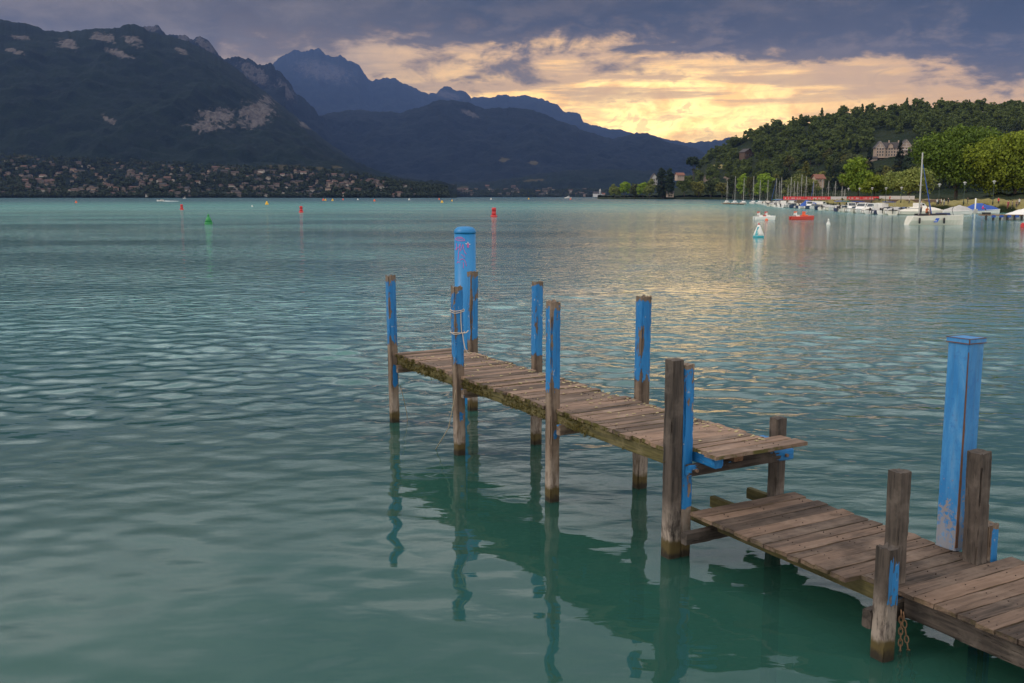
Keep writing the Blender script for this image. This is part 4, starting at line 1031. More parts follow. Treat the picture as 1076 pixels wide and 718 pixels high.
# the villa on the hill
pv = on_terrain(hill, 937, 165.0) or Vector(at_y(937, 165, 950)); kx = pv.y / F
villa = empty('villa', pv, -.15, 'large old villa with steep dark roofs and pale timbered gables high on the wooded hill', 'villa')
mb = MB(); u_ = 37 * kx / 36
mb.box((-2, 5, 4.2), (26, 10, 10.4)); pent(mb, -17, -8, -2, 9, -1, 9.6, 15.6); pent(mb, 7, 18, -2, 9, -1, 10.2, 17); mb.build('wall', M_WALLP, villa)
mb = MB(); gable(mb, -14, 14, 0, 10, 9.3, 14.6, .6); mb.build('roof', M_ROOFD, villa)
mb = MB(); gable(mb, -17, -8, -2, 9, 9.8, 15.8, .8, .4, 0, 'y'); mb.build('roof', M_ROOFD, villa)
rf = None
mb = MB(); gable(mb, 7, 18, -2, 9, 10.4, 17.2, .8, .4, 0, 'y'); rf = mb.build('roof', M_ROOFD, villa)
for cx in (-3, 6.2): mb = MB(); mb.box((cx, 5, 15.2), (1.1, 1.1, 3.6)); mb.build('chimney', M_WALLP, rf)
mb = MB(); pent(mb, -4.6, .2, -.6, 4, 8.8, 11.4, 13.8); d_ = mb.build('dormer', M_WALLP, villa)
mb = MB(); gable(mb, -4.6, .2, -.6, 4, 11.5, 14, .5, .3, 0, 'y'); mb.build('dormer_roof', M_ROOFD, d_)
for x0, x1, zb, zt in ((-17, -8, 9.6, 15.6), (7, 18, 10.2, 17), ):
    xm = (x0 + x1) / 2; mb = MB()
    for f in (0, .4): mb.box((xm, -2.12, zb + (zt - zb) * f), ((x1 - x0) * (1 - f) * .98, .14, .5))
    for sg in (-1, 1): mb.tube([(xm + sg * (x1 - x0) / 2 * 1.05, -2.5, zb - .2), (xm, -2.5, zt)], .38, 4)
    mb.box((xm, -2.12, zb + (zt - zb) * .35), (.5, .16, (zt - zb) * .7)); mb.build('gable_timber', M_BEAM, villa)
for z in (2.0, 5.0, 8.0):
    for x in (-15, -12.5, -10): window(villa, x, -2.05, z, 1.3, 1.8)
    for x in (9.2, 12.5, 15.8): window(villa, x, -2.05, z, 1.3, 1.8)
    for x in (-6, -3.4, -.8, 1.8, 4.4): window(villa, x, -.05, z, 1.2, 1.8)
mb = MB(); mb.box((12.5, -2.9, 6.6), (9, 1.6, .3)); mb.box((12.5, -3.65, 7.2), (9, .1, 1.0)); mb.build('balcony', M_BEAM, villa)
villa.scale = (u_, u_, u_ * .98)
mb = MB()
def small_house(x, y, wpx, hpx, label, wall, roof, rz=0, axis='x', Y=None, name='house', cat='house', storeys=1):
    p = on_terrain(hill, x, y) if Y is None else Vector(at_y(x, y, Y))
    if p is None: p = Vector(at_y(x, y, 1000))
    k = p.y / F; w_ = wpx * k; h_ = hpx * k; d_ = w_ * .7
    r = empty(name, p, rz, label, cat)
    mb = MB(); pent(mb, -w_/2, w_/2, -d_/2, d_/2, -2.5, h_ * .62, h_ * .95, 0, 'x' if axis == 'x' else 'y'); mb.build('wall', wall, r)
    mb = MB(); gable(mb, -w_/2, w_/2, -d_/2, d_/2, h_ * .64, h_, .8, .35, 0, axis); mb.build('roof', roof, r)
    nwin = 3
    for i in range(nwin):
        for s_ in range(storeys): window(r, (-.3 + .3 * i) * w_, -d_ / 2 - .05, h_ * (.3 if storeys == 1 else .15 + .28 * s_), w_ * .12, h_ * .2)
    return r
small_house(783, 166, 12, 9, 'dark brown wooden chalet peeping out of the trees on the left hillside', M_BROWN, M_ROOFD, .5, 'y')
small_house(859.5, 193, 10, 9, 'small pinkish house with a red hipped roof behind the marina masts', M_WALLP, M_ROOFR, .3, 'x', 620)
small_house(714, 187.5, 8, 5.5, 'white house with a small red roof on the shoulder of the promontory', M_WALLP, M_ROOFR, .3, 'x', 1110)
small_house(687, 194, 6, 11, 'narrow pale tower house left of the dark evergreens', M_WALLW, M_ROOFD, .2, 'y', 1175, storeys=2)
small_house(917, 169, 7, 4, 'low tan outbuilding left below the large villa', M_WALLP, M_ROOFD, 0, 'x')
small_house(704, 205, 7, 4, 'low stone boathouse on the shore under the evergreens', M_WALLP, M_ROOFD, 0, 'x', 1140)
# the castle far down the lake
pc_ = at_y(629, 207.0, 3700); cas = empty('castle', pc_, .1, 'pale lakeside castle with a tower on the far shore in the centre', 'castle'); k = 3700 / F
mb = MB(); mb.box((-1 * k, 6, 1.6 * k), (9 * k, 10, 3.6 * k)); mb.box((4.2 * k, 6, 1.2 * k), (5 * k, 10, 2.8 * k)); mb.build('wall', M_WALLW, cas)
mb = MB(); gable(mb, -5.5 * k, 3.5 * k, 1, 11, 3.4 * k, 5.2 * k, .6, .5); mb.build('roof', M_ROOFD, cas)
mb = MB(); gable(mb, 3.5 * k, 6.8 * k, 1, 11, 2.6 * k, 4.0 * k, .6, .5); mb.build('roof', M_ROOFR, cas)
mb = MB(); mb.lathe([(1.0 * k, -2), (1.0 * k, 6.2 * k), (1.1 * k, 6.3 * k), (.1, 8.6 * k)], 10, (1.5 * k, 1.0, 0)); mb.build('tower', M_WALLW, cas)

# villages along the far shore: every house a copy of one of four kinds
def rnd_mat(name, cols):
    m_, t, b = new_mat(name); r_ = t.node('ShaderNodeObjectInfo').outputs['Random']
    cr = t.node('ShaderNodeValToRGB'); cr.color_ramp.interpolation = 'CONSTANT'; e = cr.color_ramp.elements
    while len(e) < len(cols): e.new(.5)
    for i, c in enumerate(cols): e[i].position = i / len(cols); e[i].color = (*c, 1)
    t.put(cr.inputs[0], r_); t.put(b.inputs['Base Color'], cr.outputs[0]); b.inputs['Roughness'].default_value = .9; return m_
M_VW = rnd_mat('village_render', [(.22, .18, .15), (.16, .13, .11), (.42, .37, .32), (.12, .09, .08), (.28, .21, .16), (.10, .08, .07), (.20, .15, .12)])
M_VR = rnd_mat('village_roof', [(.075, .04, .033), (.045, .033, .03), (.11, .055, .042), (.035, .03, .03), (.06, .042, .036)])
vp = []
for i, (w_, d_, h_, ax) in enumerate([(11, 9, 6, 'x'), (9, 12, 6.5, 'y'), (16, 10, 7.5, 'x'), (22, 11, 10, 'x')]):
    r = MB(); pent(r, -w_/2, w_/2, -d_/2, d_/2, -4, h_ * .65, h_, 0, ax); q = MB(); gable(q, -w_/2, w_/2, -d_/2, d_/2, h_ * .67, h_ * 1.02, .7, .5, 0, ax)
    vp.append((r.mesh('wall'), q.mesh('roof')))
    vp[-1][0].materials.append(M_VW); vp[-1][1].materials.append(M_VR)
hf = {}; gh = np.random.default_rng(77); cnt = 0; tries = 0; spots = []
HK = ['small square pale house', 'small narrow house gable end to the lake', 'long low pale house', 'largest long pale block']
topv = poly([(0, 166), (60, 169), (110, 171), (180, 174), (240, 178), (330, 180), (380, 187), (430, 196), (480, 201)])
while cnt < 285 and tries < 6000:
    tries += 1; x = gh.uniform(-6, 440); y = gh.uniform(float(topv(x)), 206.2)
    if vnoise(x / 16, y / 7, 9) < gh.uniform(.15, .75): continue
    if any(abs(x - a) < 2.4 and abs(y - b_) < 1.2 for a, b_ in spots): continue
    p = on_terrain(far_left, x, y)
    if p is None or p.z < 2: continue
    spots.append((x, y)); i = int(gh.choice(4, p=[.36, .3, .24, .10])); sc = gh.uniform(.55, .95); cnt += 1
    if i not in hf:
        r = empty('house', p, gh.uniform(-.6, .6), HK[i] + ' among trees on the left far shore', 'house', ['square village houses on the left far shore', 'gabled village houses on the left far shore', 'long village houses on the left far shore', 'large village blocks on the left far shore'][i])
        link('wall', vp[i][0], None, r); link('roof', vp[i][1], None, r); hf[i] = r; r.scale = (sc,) * 3
    else:
        c = copy_tree(hf[i]); c.location = p; c.rotation_euler.z = gh.uniform(-.7, .7); c.scale = (sc,) * 3
cnt = 0; tries = 0; fo = None
while cnt < 52 and tries < 3000:
    tries += 1; x = gh.uniform(430, 618); y = gh.uniform(196 if x < 540 else 199, 206.5)
    if vnoise(x / 14, y / 5, 12) < gh.uniform(.1, .7): continue
    p = on_terrain(low_hill, x, y)
    if p is None or p.z < 1: continue
    cnt += 1; sc = gh.uniform(1.0, 1.7)
    if fo is None:
        r = empty('house', p, 0, 'tiny pale house in the village at the far end of the lake', 'house', 'houses at the far end of the lake'); link('wall', vp[0][0], None, r); link('roof', vp[0][1], None, r); fo = r; r.scale = (sc,) * 3
    else: c = copy_tree(fo); c.location = p; c.rotation_euler.z = gh.uniform(-.7, .7); c.scale = (sc,) * 3
# shore woodland between the houses: nobody could count it
cen = []; rad = []
for i in range(5200):
    x = gh.uniform(-40, 470); y = gh.uniform(float(topv(x)) - 3, 207.2) if i > 900 else gh.uniform(204.5, 207.4)
    p = on_terrain(far_left, x, y)
    if p is None or any(abs(x - a) < 2.2 and -2.2 < y - b_ < 1.3 for a, b_ in spots): continue
    h_ = gh.uniform(2.5, 5.5); cen.append((p.x, p.y, p.z + h_ * .8)); rad.append(h_)
for i in range(1500):
    x = gh.uniform(400, 690); y = gh.uniform(200, 207.5); p = on_terrain(low_hill, x, y)
    if p is None: continue
    h_ = gh.uniform(4, 8); cen.append((p.x, p.y, p.z + h_ * .6)); rad.append(h_)
M_FS = foliage('shore_leaves', (.010, .019, .010), (.024, .034, .014), .05)
tag(link('shore_woodland', leaf_mesh('shore_woodland', cen, rad, 22, 2.0, 999), M_FS), kind='stuff')

# ------------------------------------------------------------------ boats
M_HULL = plain('white_gelcoat', (.74, .71, .67), .35, var=.1, scale=1.5); M_CREAM = plain('cream_gelcoat', (.68, .63, .54), .4, var=.1, scale=1.5)
M_DKB = plain('navy_gelcoat', (.02, .035, .09), .35); M_BLK = plain('black_plastic', (.02, .02, .024), .45); M_GLS = plain('tinted_screen', (.03, .04, .05), .12)
M_ALU = plain('mast_aluminium', (.42, .40, .38), .45, .3, .1); M_CANV = plain('canvas_blue', (.03, .085, .34), .85, var=.35, scale=2); M_CANG = plain('canvas_grey', (.42, .40, .38), .9, var=.25, scale=1.5)
M_RED = plain('red_plastic', (.52, .045, .03), .45); M_ORG = plain('orange_plastic', (.75, .13, .04), .5); M_TEAK = plain('teak', (.22, .13, .07), .8)
M_TEAL = plain('teal_canvas', (.03, .20, .22), .8)
def hull_mesh(name, L, B, free, draft=.25, transom=.82, fine=2.2, plumb=.0, mid=.4):
    """lofted hull with bow at +x, plus deck; returns mesh"""
    ns = 14; rings = []
    for i in range(ns):
        f = i / (ns - 1); w_ = B / 2 * (transom + (1 - transom) * min(1, f / mid)) * (1 - max(0, (f - mid) / (1 - mid)) ** fine)
        w_ = max(w_, .015); sh = free * (1 + .28 * f * f); x = -L / 2 + L * f; rake = (1 - plumb) * .10 * L * max(0, f - .5) ** 1.5
        dr = draft * (1 - .75 * max(0, (f - .6) / .4) ** 2)
        rings.append([(x - rake * .5, 0, -dr), (x - rake * .4, w_ * .62, -dr * .4), (x, w_ * .90, sh * .25), (x + rake * .3, w_, sh), (x + rake * .3, w_ * .90, sh + .03), (x + rake * .3, 0, sh + .06)])
    vs = [p for r_ in rings for p in r_] + [(x, -y, z) for r_ in rings for x, y, z in r_]
    n = 6; fs = []; o_ = ns * n
    for i in range(ns - 1):
        for k in range(n - 1):
            a = i * n + k; fs.append((a, a + n, a + n + 1, a + 1)); fs.append((o_ + a, o_ + a + 1, o_ + a + n + 1, o_ + a + n))
    fs.append(tuple(range(n)) ); fs.append(tuple(o_ + k for k in range(n))[::-1])
    me = bpy.data.meshes.new(name); me.from_pydata(vs, [], fs)
    bm = bmesh.new(); bm.from_mesh(me); bmesh.ops.remove_doubles(bm, verts=bm.verts, dist=.002); bmesh.ops.recalc_face_normals(bm, faces=bm.faces); bm.to_mesh(me); bm.free()
    me.update(); return me
def sheer(L, B, free, f, transom=.82, fine=2.2, mid=.4):
    w_ = B / 2 * (transom + (1 - transom) * min(1, f / mid)) * (1 - max(0, (f - mid) / (1 - mid)) ** fine); return -L / 2 + L * f, w_, free * (1 + .28 * f * f)
def fenders(r, L, B, free, mat, fs=(.2, .45, .7), sides=(1, -1), rad=.11, drop=.15):
    for f in fs:
        for sd_ in sides:
            x, w_, z = sheer(L, B, free, f); mb = MB(); mb.lathe([(.02, -.3), (rad, -.22), (rad, .2), (.03, .3)], 8); mb.build('fender', mat, r, (x, sd_ * (w_ + rad * .7), z * .5 - drop + .15))
def outboard(r, x, free, mat=None):
    mb = MB(); mb.box((x - .28, 0, free + .25), (.42, .34, .46), taper=.8); mb.box((x - .25, 0, free - .15), (.16, .14, .7)); mb.box((x - .05, 0, free + .02), (.2, .3, .1)); mb.build('outboard_motor', mat or M_BLK, r)
def sailboat(loc, rz, Hm, label, L=7.2, B=2.5, hull=None, sail=None, jib=None):
    r = empty('sailboat', loc, rz, label, 'sailboat', 'sailboats moored in the marina')
    free = .85; link('hull', hull_mesh('hull', L, B, free, .35, .7, 2.0), hull or M_HULL, r)
    mb = MB(); mb.prism([(-.3, free + .04), (2.1, free + .14), (1.7, free + .36), (.1, free + .52), (-.3, free + .52)], -.72, .72); cb = mb.build('cabin', M_HULL, r)
    mb = MB()
    for sg in (-1, 1): mb.box((.8, sg * .735, free + .30), (1.3, .03, .14))
    mb.build('cabin_window', M_GLS, cb)
    mb = MB(); mb.box((-2.0, 0, free + .08), (1.9, 1.0, .06)); mb.build('cockpit', M_TEAK, r)
    mb = MB(); mb.tube([(.9, 0, free + .3), (.9, 0, free + Hm)], [.085, .07], 8)
    ms = mb.build('mast', M_ALU, r)
    mb = MB()
    for f in (.45, .72): mb.tube([(.9, -.6, free + Hm * f), (.9, .6, free + Hm * f)], .02, 5)
    mb.build('spreader', M_ALU, ms)
    mb = MB(); mb.tube([(.85, 0, free + 1.15), (-2.4, 0, free + 1.1)], .05, 6); bo = mb.build('boom', M_ALU, r)
    mb = MB(); mb.tube([(.75, 0, free + 1.35), (-.8, 0, free + 1.28), (-2.2, 0, free + 1.2)], [.17, .14, .07], 7); mb.build('furled_sail', sail or M_CANG, bo)
    mb = MB(); mb.tube([(L / 2 - .1, 0, free + .5), (.98, 0, free + Hm * .93)], [.075, .045] if jib else .012, 6); mb.build('forestay', jib or M_ALU, r)
    mb = MB()
    for sg in (-1, 1): mb.tube([(.8, sg * 1.1, free), (.9, 0, free + Hm * .98)], .012, 4)
    mb.tube([(-L / 2 + .1, 0, free), (.9, 0, free + Hm)], .012, 4); mb.build('rigging', M_ALU, r)
    mb = MB()
    pr = [(L * .32, .75), (L * .46, .2), (L * .46, -.2), (L * .32, -.75)]
    for z in (.3, .55): mb.tube([(x, y, free + .22 + z) for x, y in pr], .015, 5)
    for x, y in pr: mb.tube([(x, y, free + .1), (x, y, free + .77)], .015, 5)
    mb.build('pulpit_rail', M_ALU, r)
    fenders(r, L, B, free, M_HULL, (.35, .6))
    return r
ords = ['first', 'second', 'third', 'fourth', 'fifth', 'sixth', 'seventh', 'eighth', 'ninth', 'tenth', 'eleventh', 'twelfth', 'thirteenth', 'fourteenth', 'fifteenth', 'sixteenth', 'seventeenth', 'eighteenth', 'nineteenth', 'twentieth'] + ['twenty-' + q for q in ('first', 'second', 'third', 'fourth', 'fifth', 'sixth', 'seventh', 'eighth', 'ninth')] + ['thirtieth']
MASTS = [(763.6, 190.5, 214.2), (772, 185, 214.4), (781.1, 187, 215.0), (791.2, 185, 214.6), (798.2, 189.5, 214.8), (806.3, 189, 214.5), (815, 187.6, 215), (818.4, 190, 215.5), (820.4, 186.2, 216), (827.5, 194, 216), (830.4, 186, 216.5), (834, 190.5, 216.5), (837.4, 190.8, 217), (841.5, 183.6, 217.5), (846.3, 185.3, 217.5), (854, 190, 217.5), (863.4, 188.6, 217.8), (869.8, 190, 218), (877, 190.5, 218.2), (884, 196, 218.4), (887, 199, 218.6)]
gb = random.Random(5)
for i, (x, yt, yb) in enumerate(MASTS):
    Y = F * H / (yb - HZ) * 1.0; p = W(x, yb); Hm = float(at_y(x, yt, p.y)[2]) - .85
    rz = R(gb.uniform(-118, -95)) if i < 6 else R(gb.uniform(-150, -100))
    c_, s_ = math.cos(rz), math.sin(rz); p = p - Vector((.9 * c_, .9 * s_, 0))
    jib = M_CANV if i in (6, 15) else None
    extra = ' with rolled blue jib' if jib else ''
    hl = M_HULL if i % 5 else M_CREAM
    o = sailboat(p, rz, Hm, ('white sailboat%s, its bare mast %s from the left in the marina' if not jib else 'white sailboat%s, its mast %s from the left in the marina') % (extra, ords[i]), L=6.4 + (i % 4) * .4, hull=hl, sail=M_CANV if i in (1, 9) else M_CANG, jib=jib)
mb = MB(); p0, p1 = W(760, 214.6), W(782, 215.2); dd = (p1 - p0); mb.box((p0 + p1) / 2 + Vector((0, 0, .35)), (dd.length, 1.6, .25), math.atan2(dd.y, dd.x)); pn = empty('pontoon', (0, 0, 0), 0, 'low brown floating pontoon in front of the three leftmost sailboats', 'pontoon')
mb.build('walkway', M_TEAK, pn); mb = MB()
for k in range(5): q = p0.lerp(p1, (k + .5) / 5); mb.box(q + Vector((0, 0, .05)), (1.6, 1.2, .5), math.atan2(dd.y, dd.x))
mb.build('float', M_BLK, pn)

def motorboat(loc, rz, label, L=5.6, B=2.2, kind=0, hull=None, stripe=None, cat='motorboat'):
    r = empty('motorboat', loc, rz, label, cat, 'motorboats moored along the marina quay'); free = .72
    link('hull', hull_mesh('hull', L, B, free, .25, .86, 2.4), hull or M_HULL, r)
    mb = MB()
    for sg in (-1, 1):
        pts = []
        for f in np.linspace(0.02, .96, 12): x, w_, z = sheer(L, B, free, f); pts.append((x, sg * (w_ + .01), z - .06))
        mb.tube(pts, .045, 5)
    mb.build('rub_rail', stripe or M_BLK, r)
    if kind in (0, 1, 3):
        mb = MB(); mb.box((-L * .12, 0, free + .05), (L * .5, B * .62, .08)); mb.build('cockpit', M_BLK if kind else M_TEAK, r)
        mb = MB(); mb.add([(L*.12, -B*.36, free+.1), (L*.22, 0, free+.12), (L*.12, B*.36, free+.1), (L*.04, -B*.34, free+.58), (L*.11, 0, free+.62), (L*.04, B*.34, free+.58), (-.02*L, -B*.37, free+.1), (-.02*L, B*.37, free+.1)], [(0,1,4,3),(1,2,5,4),(0,3,6),(2,7,5)]); mb.build('windscreen', M_GLS, r)
        mb = MB()
        for sg in (-1, 1): mb.box((-L*.08, sg*B*.18, free+.22), (.5, .5, .4)); mb.box((-L*.08-.25, sg*B*.18, free+.5), (.12, .5, .45))
        mb.box((-L*.36, 0, free+.22), (.5, B*.6, .36)); mb.build('seat', M_HULL if kind else M_CREAM, r)
    if kind == 1:
        mb = MB(); mb.prism([(-L*.40, free+1.45), (L*.10, free+1.55), (L*.10, free+1.63), (-L*.40, free+1.53)], -B*.42, B*.42)
        mb.build('bimini_top', M_TEAL if rng.random() < .5 else M_CANV, r)
        mb = MB()
        for sg in (-1, 1):
            for x_ in (-.3, .0): mb.tube([(L*x_, sg*B*.42, free), (L*x_, sg*B*.42, free+1.48)], .022, 5)
        mb.build('bimini_frame', M_ALU, r)
    if kind == 2:
        vs = []; nn = 9
        for f in np.linspace(0.02, .97, 12):
            x, w_, z = sheer(L, B, free, f); hh = .55 * math.sin(math.pi * min(1, f * .9 + .12)) ** .7
            for k in range(nn): a = math.pi * k / (nn - 1); vs.append((x, (w_ + .03) * math.cos(a), z - .06 + hh * math.sin(a) ** .8 + rng.normal(0, .012)))
        mb = MB(); mb.add(vs, [(i*nn+k, i*nn+k+1, (i+1)*nn+k+1, (i+1)*nn+k) for i in range(11) for k in range(nn-1)], 0, True); mb.build('boat_cover', [M_CANG, M_CANG, M_DKB, M_CREAM][int(rng.integers(4))], r)
    if kind == 3:
        mb = MB(); mb.prism([(-.15*L, free+.05), (.3*L, free+.16), (.17*L, free+.6), (.04*L, free+1.25), (-.15*L, free+1.3)], -B*.38, B*.38); cb = mb.build('cabin', M_HULL, r)
        mb = MB()
        for sg in (-1, 1): mb.box((-.04*L, sg*B*.385, free+.95), (.16*L, .03, .36))
        mb.add([(.165*L, -B*.33, free+.66), (.165*L, B*.33, free+.66), (.055*L, B*.33, free+1.2), (.055*L, -B*.33, free+1.2)], [(0, 1, 2, 3)]); mb.v = [(x + (.012 if abs(y) < B*.34 else 0), y, z + .01) for x, y, z in mb.v]
        mb.build('cabin_window', M_GLS, cb)
    outboard(r, -L / 2, free)
    fenders(r, L, B, free, M_HULL, (.15, .5), (1, -1), .13)
    return r
KN = ['open white motorboat with windscreen', 'white motorboat under a flat sun top', 'motorboat under a fitted cover', 'small white cabin cruiser']
u_ = 804.0; k = 0; qy = poly([(800, 214.6), (810, 216.3), (820, 217.9), (840, 218.9), (860, 220.3), (880, 221.8), (900, 223.7), (920, 225.2), (940, 226.0), (985, 226.4)])
wherem = ['below the %s mast from the left' % o for o in ords]
while u_ < 947:
    yb = float(qy(u_)) + gb.uniform(-.25, .25); p = W(u_, yb); kind = gb.choice([0, 0, 1, 2, 2, 3])
    if 838 < u_ < 850: kind = 0
    inward = gb.random() < .5; rz = R(gb.uniform(-140, -100)) + (math.pi if inward else 0)
    lab = '%s, %s from left in the front row of motorboats' % (KN[kind], ords[k] if k < len(ords) else 'last')
    motorboat(p + Vector((0, 2.0, 0)), rz, lab, 5.2 + gb.random() * 1.3, 2.1 + gb.random() * .3, kind, gb.choice([M_HULL, M_HULL, M_CREAM, M_HULL, M_DKB]))
    k += 1; u_ += gb.uniform(5.0, 6.3) * (1.0 if u_ > 835 else .8)
u_ = 812.0; k = 0
while u_ < 990:
    yb = float(qy(u_)) - .55 - (u_ - 800) * .006; p = W(u_, yb); kind = gb.choice([0, 1, 2, 2, 3])
    lab = '%s, %s from left in the rear row of motorboats' % (KN[kind], ords[k] if k < len(ords) else 'last')
    motorboat(p + Vector((0, 6.5, 0)), R(gb.uniform(20, 80)), lab, 5.6 + gb.random(), 2.3, kind, gb.choice([M_HULL, M_CREAM, M_HULL]))
    k += 1; u_ += gb.uniform(7.5, 9.5)
# the boat under the bright blue tarpaulin among them, and the larger covered ones
def tarp_boat(x0, x1, yb, top, label, mat, hullm=None, name='motorboat', B=2.4, rz=0, hfree=.7, lean=.35):
    p = (W(x0, yb) + W(x1, yb)) / 2; L = (x1 - x0) / F * p.y; r = empty(name, p, rz, label, 'boat'); hz = float(at_y(x0, top, p.y)[2])
    link('hull', hull_mesh('hull', L, B, hfree, .2, .86, 2.4), hullm or M_HULL, r)
    vs = []; nn = 13; ns = 16
    for i in range(ns):
        f = i / (ns - 1); x, w_, z = sheer(L, B, hfree, min(.985, f)); prof_ = max(0, 1 - abs(f - lean) / (lean if f < lean else 1 - lean)) ** .75
        hh = (hz - hfree) * prof_
        for k in range(nn):
            a = math.pi * k / (nn - 1); sag = 1 + .05 * math.sin(k * 2.1 + i * 1.7)
            vs.append((x, (w_ + .06) * math.cos(a), z - .12 + (hh + .15) * (1 - abs(math.cos(a)) ** 1.25) * sag))
    mb = MB(); mb.add(vs, [(i*nn+k, i*nn+k+1, (i+1)*nn+k+1, (i+1)*nn+k) for i in range(ns-1) for k in range(nn-1)], 0, True); mb.build('tarpaulin', mat, r)
    return r
tarp_boat(840, 861, 219.6, 210.2, 'boat under a bulging bright blue tarpaulin in the middle of the marina row', M_CANV)
tarp_boat(1010, 1050, 225.0, 213.4, 'boat under a peaked blue tarpaulin beside the white boat at right', M_CANV, lean=.42)
tarp_boat(989, 1021, 226.0, 216.2, 'boat under a rounded pale grey cover between white boat and blue tarpaulin', M_CANG, lean=.6)
tarp_boat(944, 990, 226.0, 216.4, 'long boat under a cream cover behind the crewed white sailboat', M_CREAM, M_CREAM, lean=.5)
tarp_boat(1055, 1098, 231.5, 218.0, 'large white covered boat cut by the right edge of the picture', M_HULL, lean=.62)

# pedal boats
def pedalo(x0, x1, yb, label, hullm, seatm):
    p = (W(x0, yb) + W(x1, yb)) / 2; L = (x1 - x0) / F * p.y; r = empty('pedal_boat', p, .06, label, 'pedal boat', 'pedal boats on the lake')
    for sg in (-1, 1):
        me = hull_mesh('float', L, .55, .42, .2, .8, 2.0); o = link('float', me, hullm, r, (0, sg * .5, 0))
    mb = MB(); mb.box((0, 0, .44), (L * .72, .95, .10)); mb.build('platform', M_HULL, r)
    for i, x in enumerate((-L * .22, L * .16)):
        mb = MB(); mb.box((x, 0, .58), (.50, 1.0, .22)); mb.box((x - .22, 0, .82), (.16, 1.0, .46), taper=.85); st = mb.build('seat', M_HULL if hullm is M_HULL or i == 0 else seatm, r)
        mb = MB(); mb.box((x - .22, 0, 1.10), (.20, .9, .12)); mb.box((x - .22, 0, 1.0), (.22, .5, .1)); mb.build('headrest', seatm, st)
    mb = MB(); mb.box((L * .02, 0, .55), (.28, .6, .20)); mb.tube([(L * .02, 0, .6), (L * .02, 0, .92)], .03, 6); mb.build('steering_column', seatm, r)
    mb = MB(); mb.box((-L * .38, 0, .62), (.3, .9, .05)); mb.tube([(-L*.42, -.45, .45), (-L*.42, -.45, .95), (-L*.42, .45, .95), (-L*.42, .45, .45)], .02, 5); mb.build('rear_rail', M_ALU, r)
    return r
pedalo(792.5, 813.5, 231.2, 'white pedal boat with red topped seats near the teal and white buoy', M_HULL, M_RED)
pedalo(830.5, 854, 231.0, 'red pedal boat with pale and orange seats', M_RED, M_ORG)
mb = MB(); q = W(805.5, 231.8); mb.lathe([(.02, -.2), (.2, -.08), (.24, .05), (.16, .22), (.05, .28)], 12); fb = empty('buoy', q, 0, 'small orange ball buoy against the side of the white pedal boat', 'buoy'); mb.build('ball', M_ORG, fb)

# the white day sailer with its crew
p = (W(952, 236.2) + W(1012, 236.2)) / 2; Ls = 60 / F * p.y
ds = empty('sailboat', p, R(1.5), 'white open sailboat with tall bare mast and two people, nearest boat at right', 'sailboat')
ns = 16; rings = []
for i in range(ns):
    f = i / (ns - 1); x = -Ls/2 + Ls * f
    wv = 1.12 * (.80 + .2 * min(1, f / .4)) * (1 - max(0, (f - .45) / .55) ** 2.3); wv = max(wv, .02); sh = .98 + .16 * f
    xs_ = x + (.42 if i == 0 else 0); rings.append([(x + (.03 if i == 0 else 0), 0, -.18), (x, wv * .7, -.02), (x + (.20 if i == 0 else 0), wv * .96, sh * .5), (xs_, wv, sh), (xs_, wv * .86, sh + .02), (xs_, 0, sh + .05)])
vs = [q for r_ in rings for q in r_] + [(x, -y, z) for r_ in rings for x, y, z in r_]; n = 6; o_ = ns * n; fs = []
for i in range(ns - 1):
    for k in range(n - 1): a = i*n+k; fs += [(a, a+n, a+n+1, a+1), (o_+a, o_+a+1, o_+a+n+1, o_+a+n)]
fs += [tuple(range(n)), tuple(o_+k for k in range(n))[::-1]]
me = bpy.data.meshes.new('hull'); me.from_pydata(vs, [], fs); bm = bmesh.new(); bm.from_mesh(me); bmesh.ops.remove_doubles(bm, verts=bm.verts, dist=.002); bmesh.ops.recalc_face_normals(bm, faces=bm.faces); bm.to_mesh(me); bm.free()
hl = link('hull', me, M_CREAM, ds)
xm = (965 - 982) / F * p.y; Hm = float(at_y(965, 160.5, p.y)[2])
mb = MB(); mb.tube([(xm, 0, .9), (xm, 0, Hm)], [.095, .08], 10); mst = mb.build('mast', M_ALU, ds)
mb = MB(); mb.tube([(xm, -.7, Hm * .55), (xm, .7, Hm * .55)], .025, 6); mb.build('spreader', M_ALU, mst)
mb = MB(); mb.tube([(xm + .12, 0, Hm * .84), (xm + 1.0, .0, 3.2), (xm + 1.45, .0, 1.25)], [.035, .05, .10], 7); mb.build('rolled_jib', M_CANV, ds)
mb = MB(); mb.tube([(xm - .05, 0, 1.9), (-Ls/2 - .1, 0, 1.85)], .05, 6); mb.build('boom', M_ALU, ds)
mb = MB(); mb.box((-.55, 0, 1.05), (3.4, 1.35, .10)); mb.box((-.55, .60, 1.18), (3.2, .35, .22)); mb.box((-.55, -.60, 1.18), (3.2, .35, .22)); mb.build('cockpit', M_BLK, ds)
mb = MB(); mb.box((.9, 0, 1.22), (1.5, 1.3, .34), taper=.8); mb.build('dark_cover', M_DKB, ds)
for x in (-2.35, .55): mb = MB(); mb.lathe([(.02, -.36), (.12, -.28), (.12, .26), (.03, .36)], 10); mb.build('fender', M_BLK, ds, (x, -1.24, .50))
mb = MB(); y_ = -1.131; a = .35
mb.add([(-.62, y_, .30), (-.20, y_, .30), (.06, y_, .78), (-.36, y_, .78)], [(0, 1, 2, 3)]); mb.add([(-.62, y_+.06, .30), (-.20, y_+.06, .30), (.06, y_+.06, .78), (-.36, y_+.06, .78)], [(3, 2, 1, 0)]); mb.build('blue_mark', plain('blue_vinyl', (.02, .10, .50), .5), hl)
mb = MB(); mb.box((-.42, y_ - .004, .47), (.34, .006, .07)); mb.build('white_bar', M_HULL, hl)
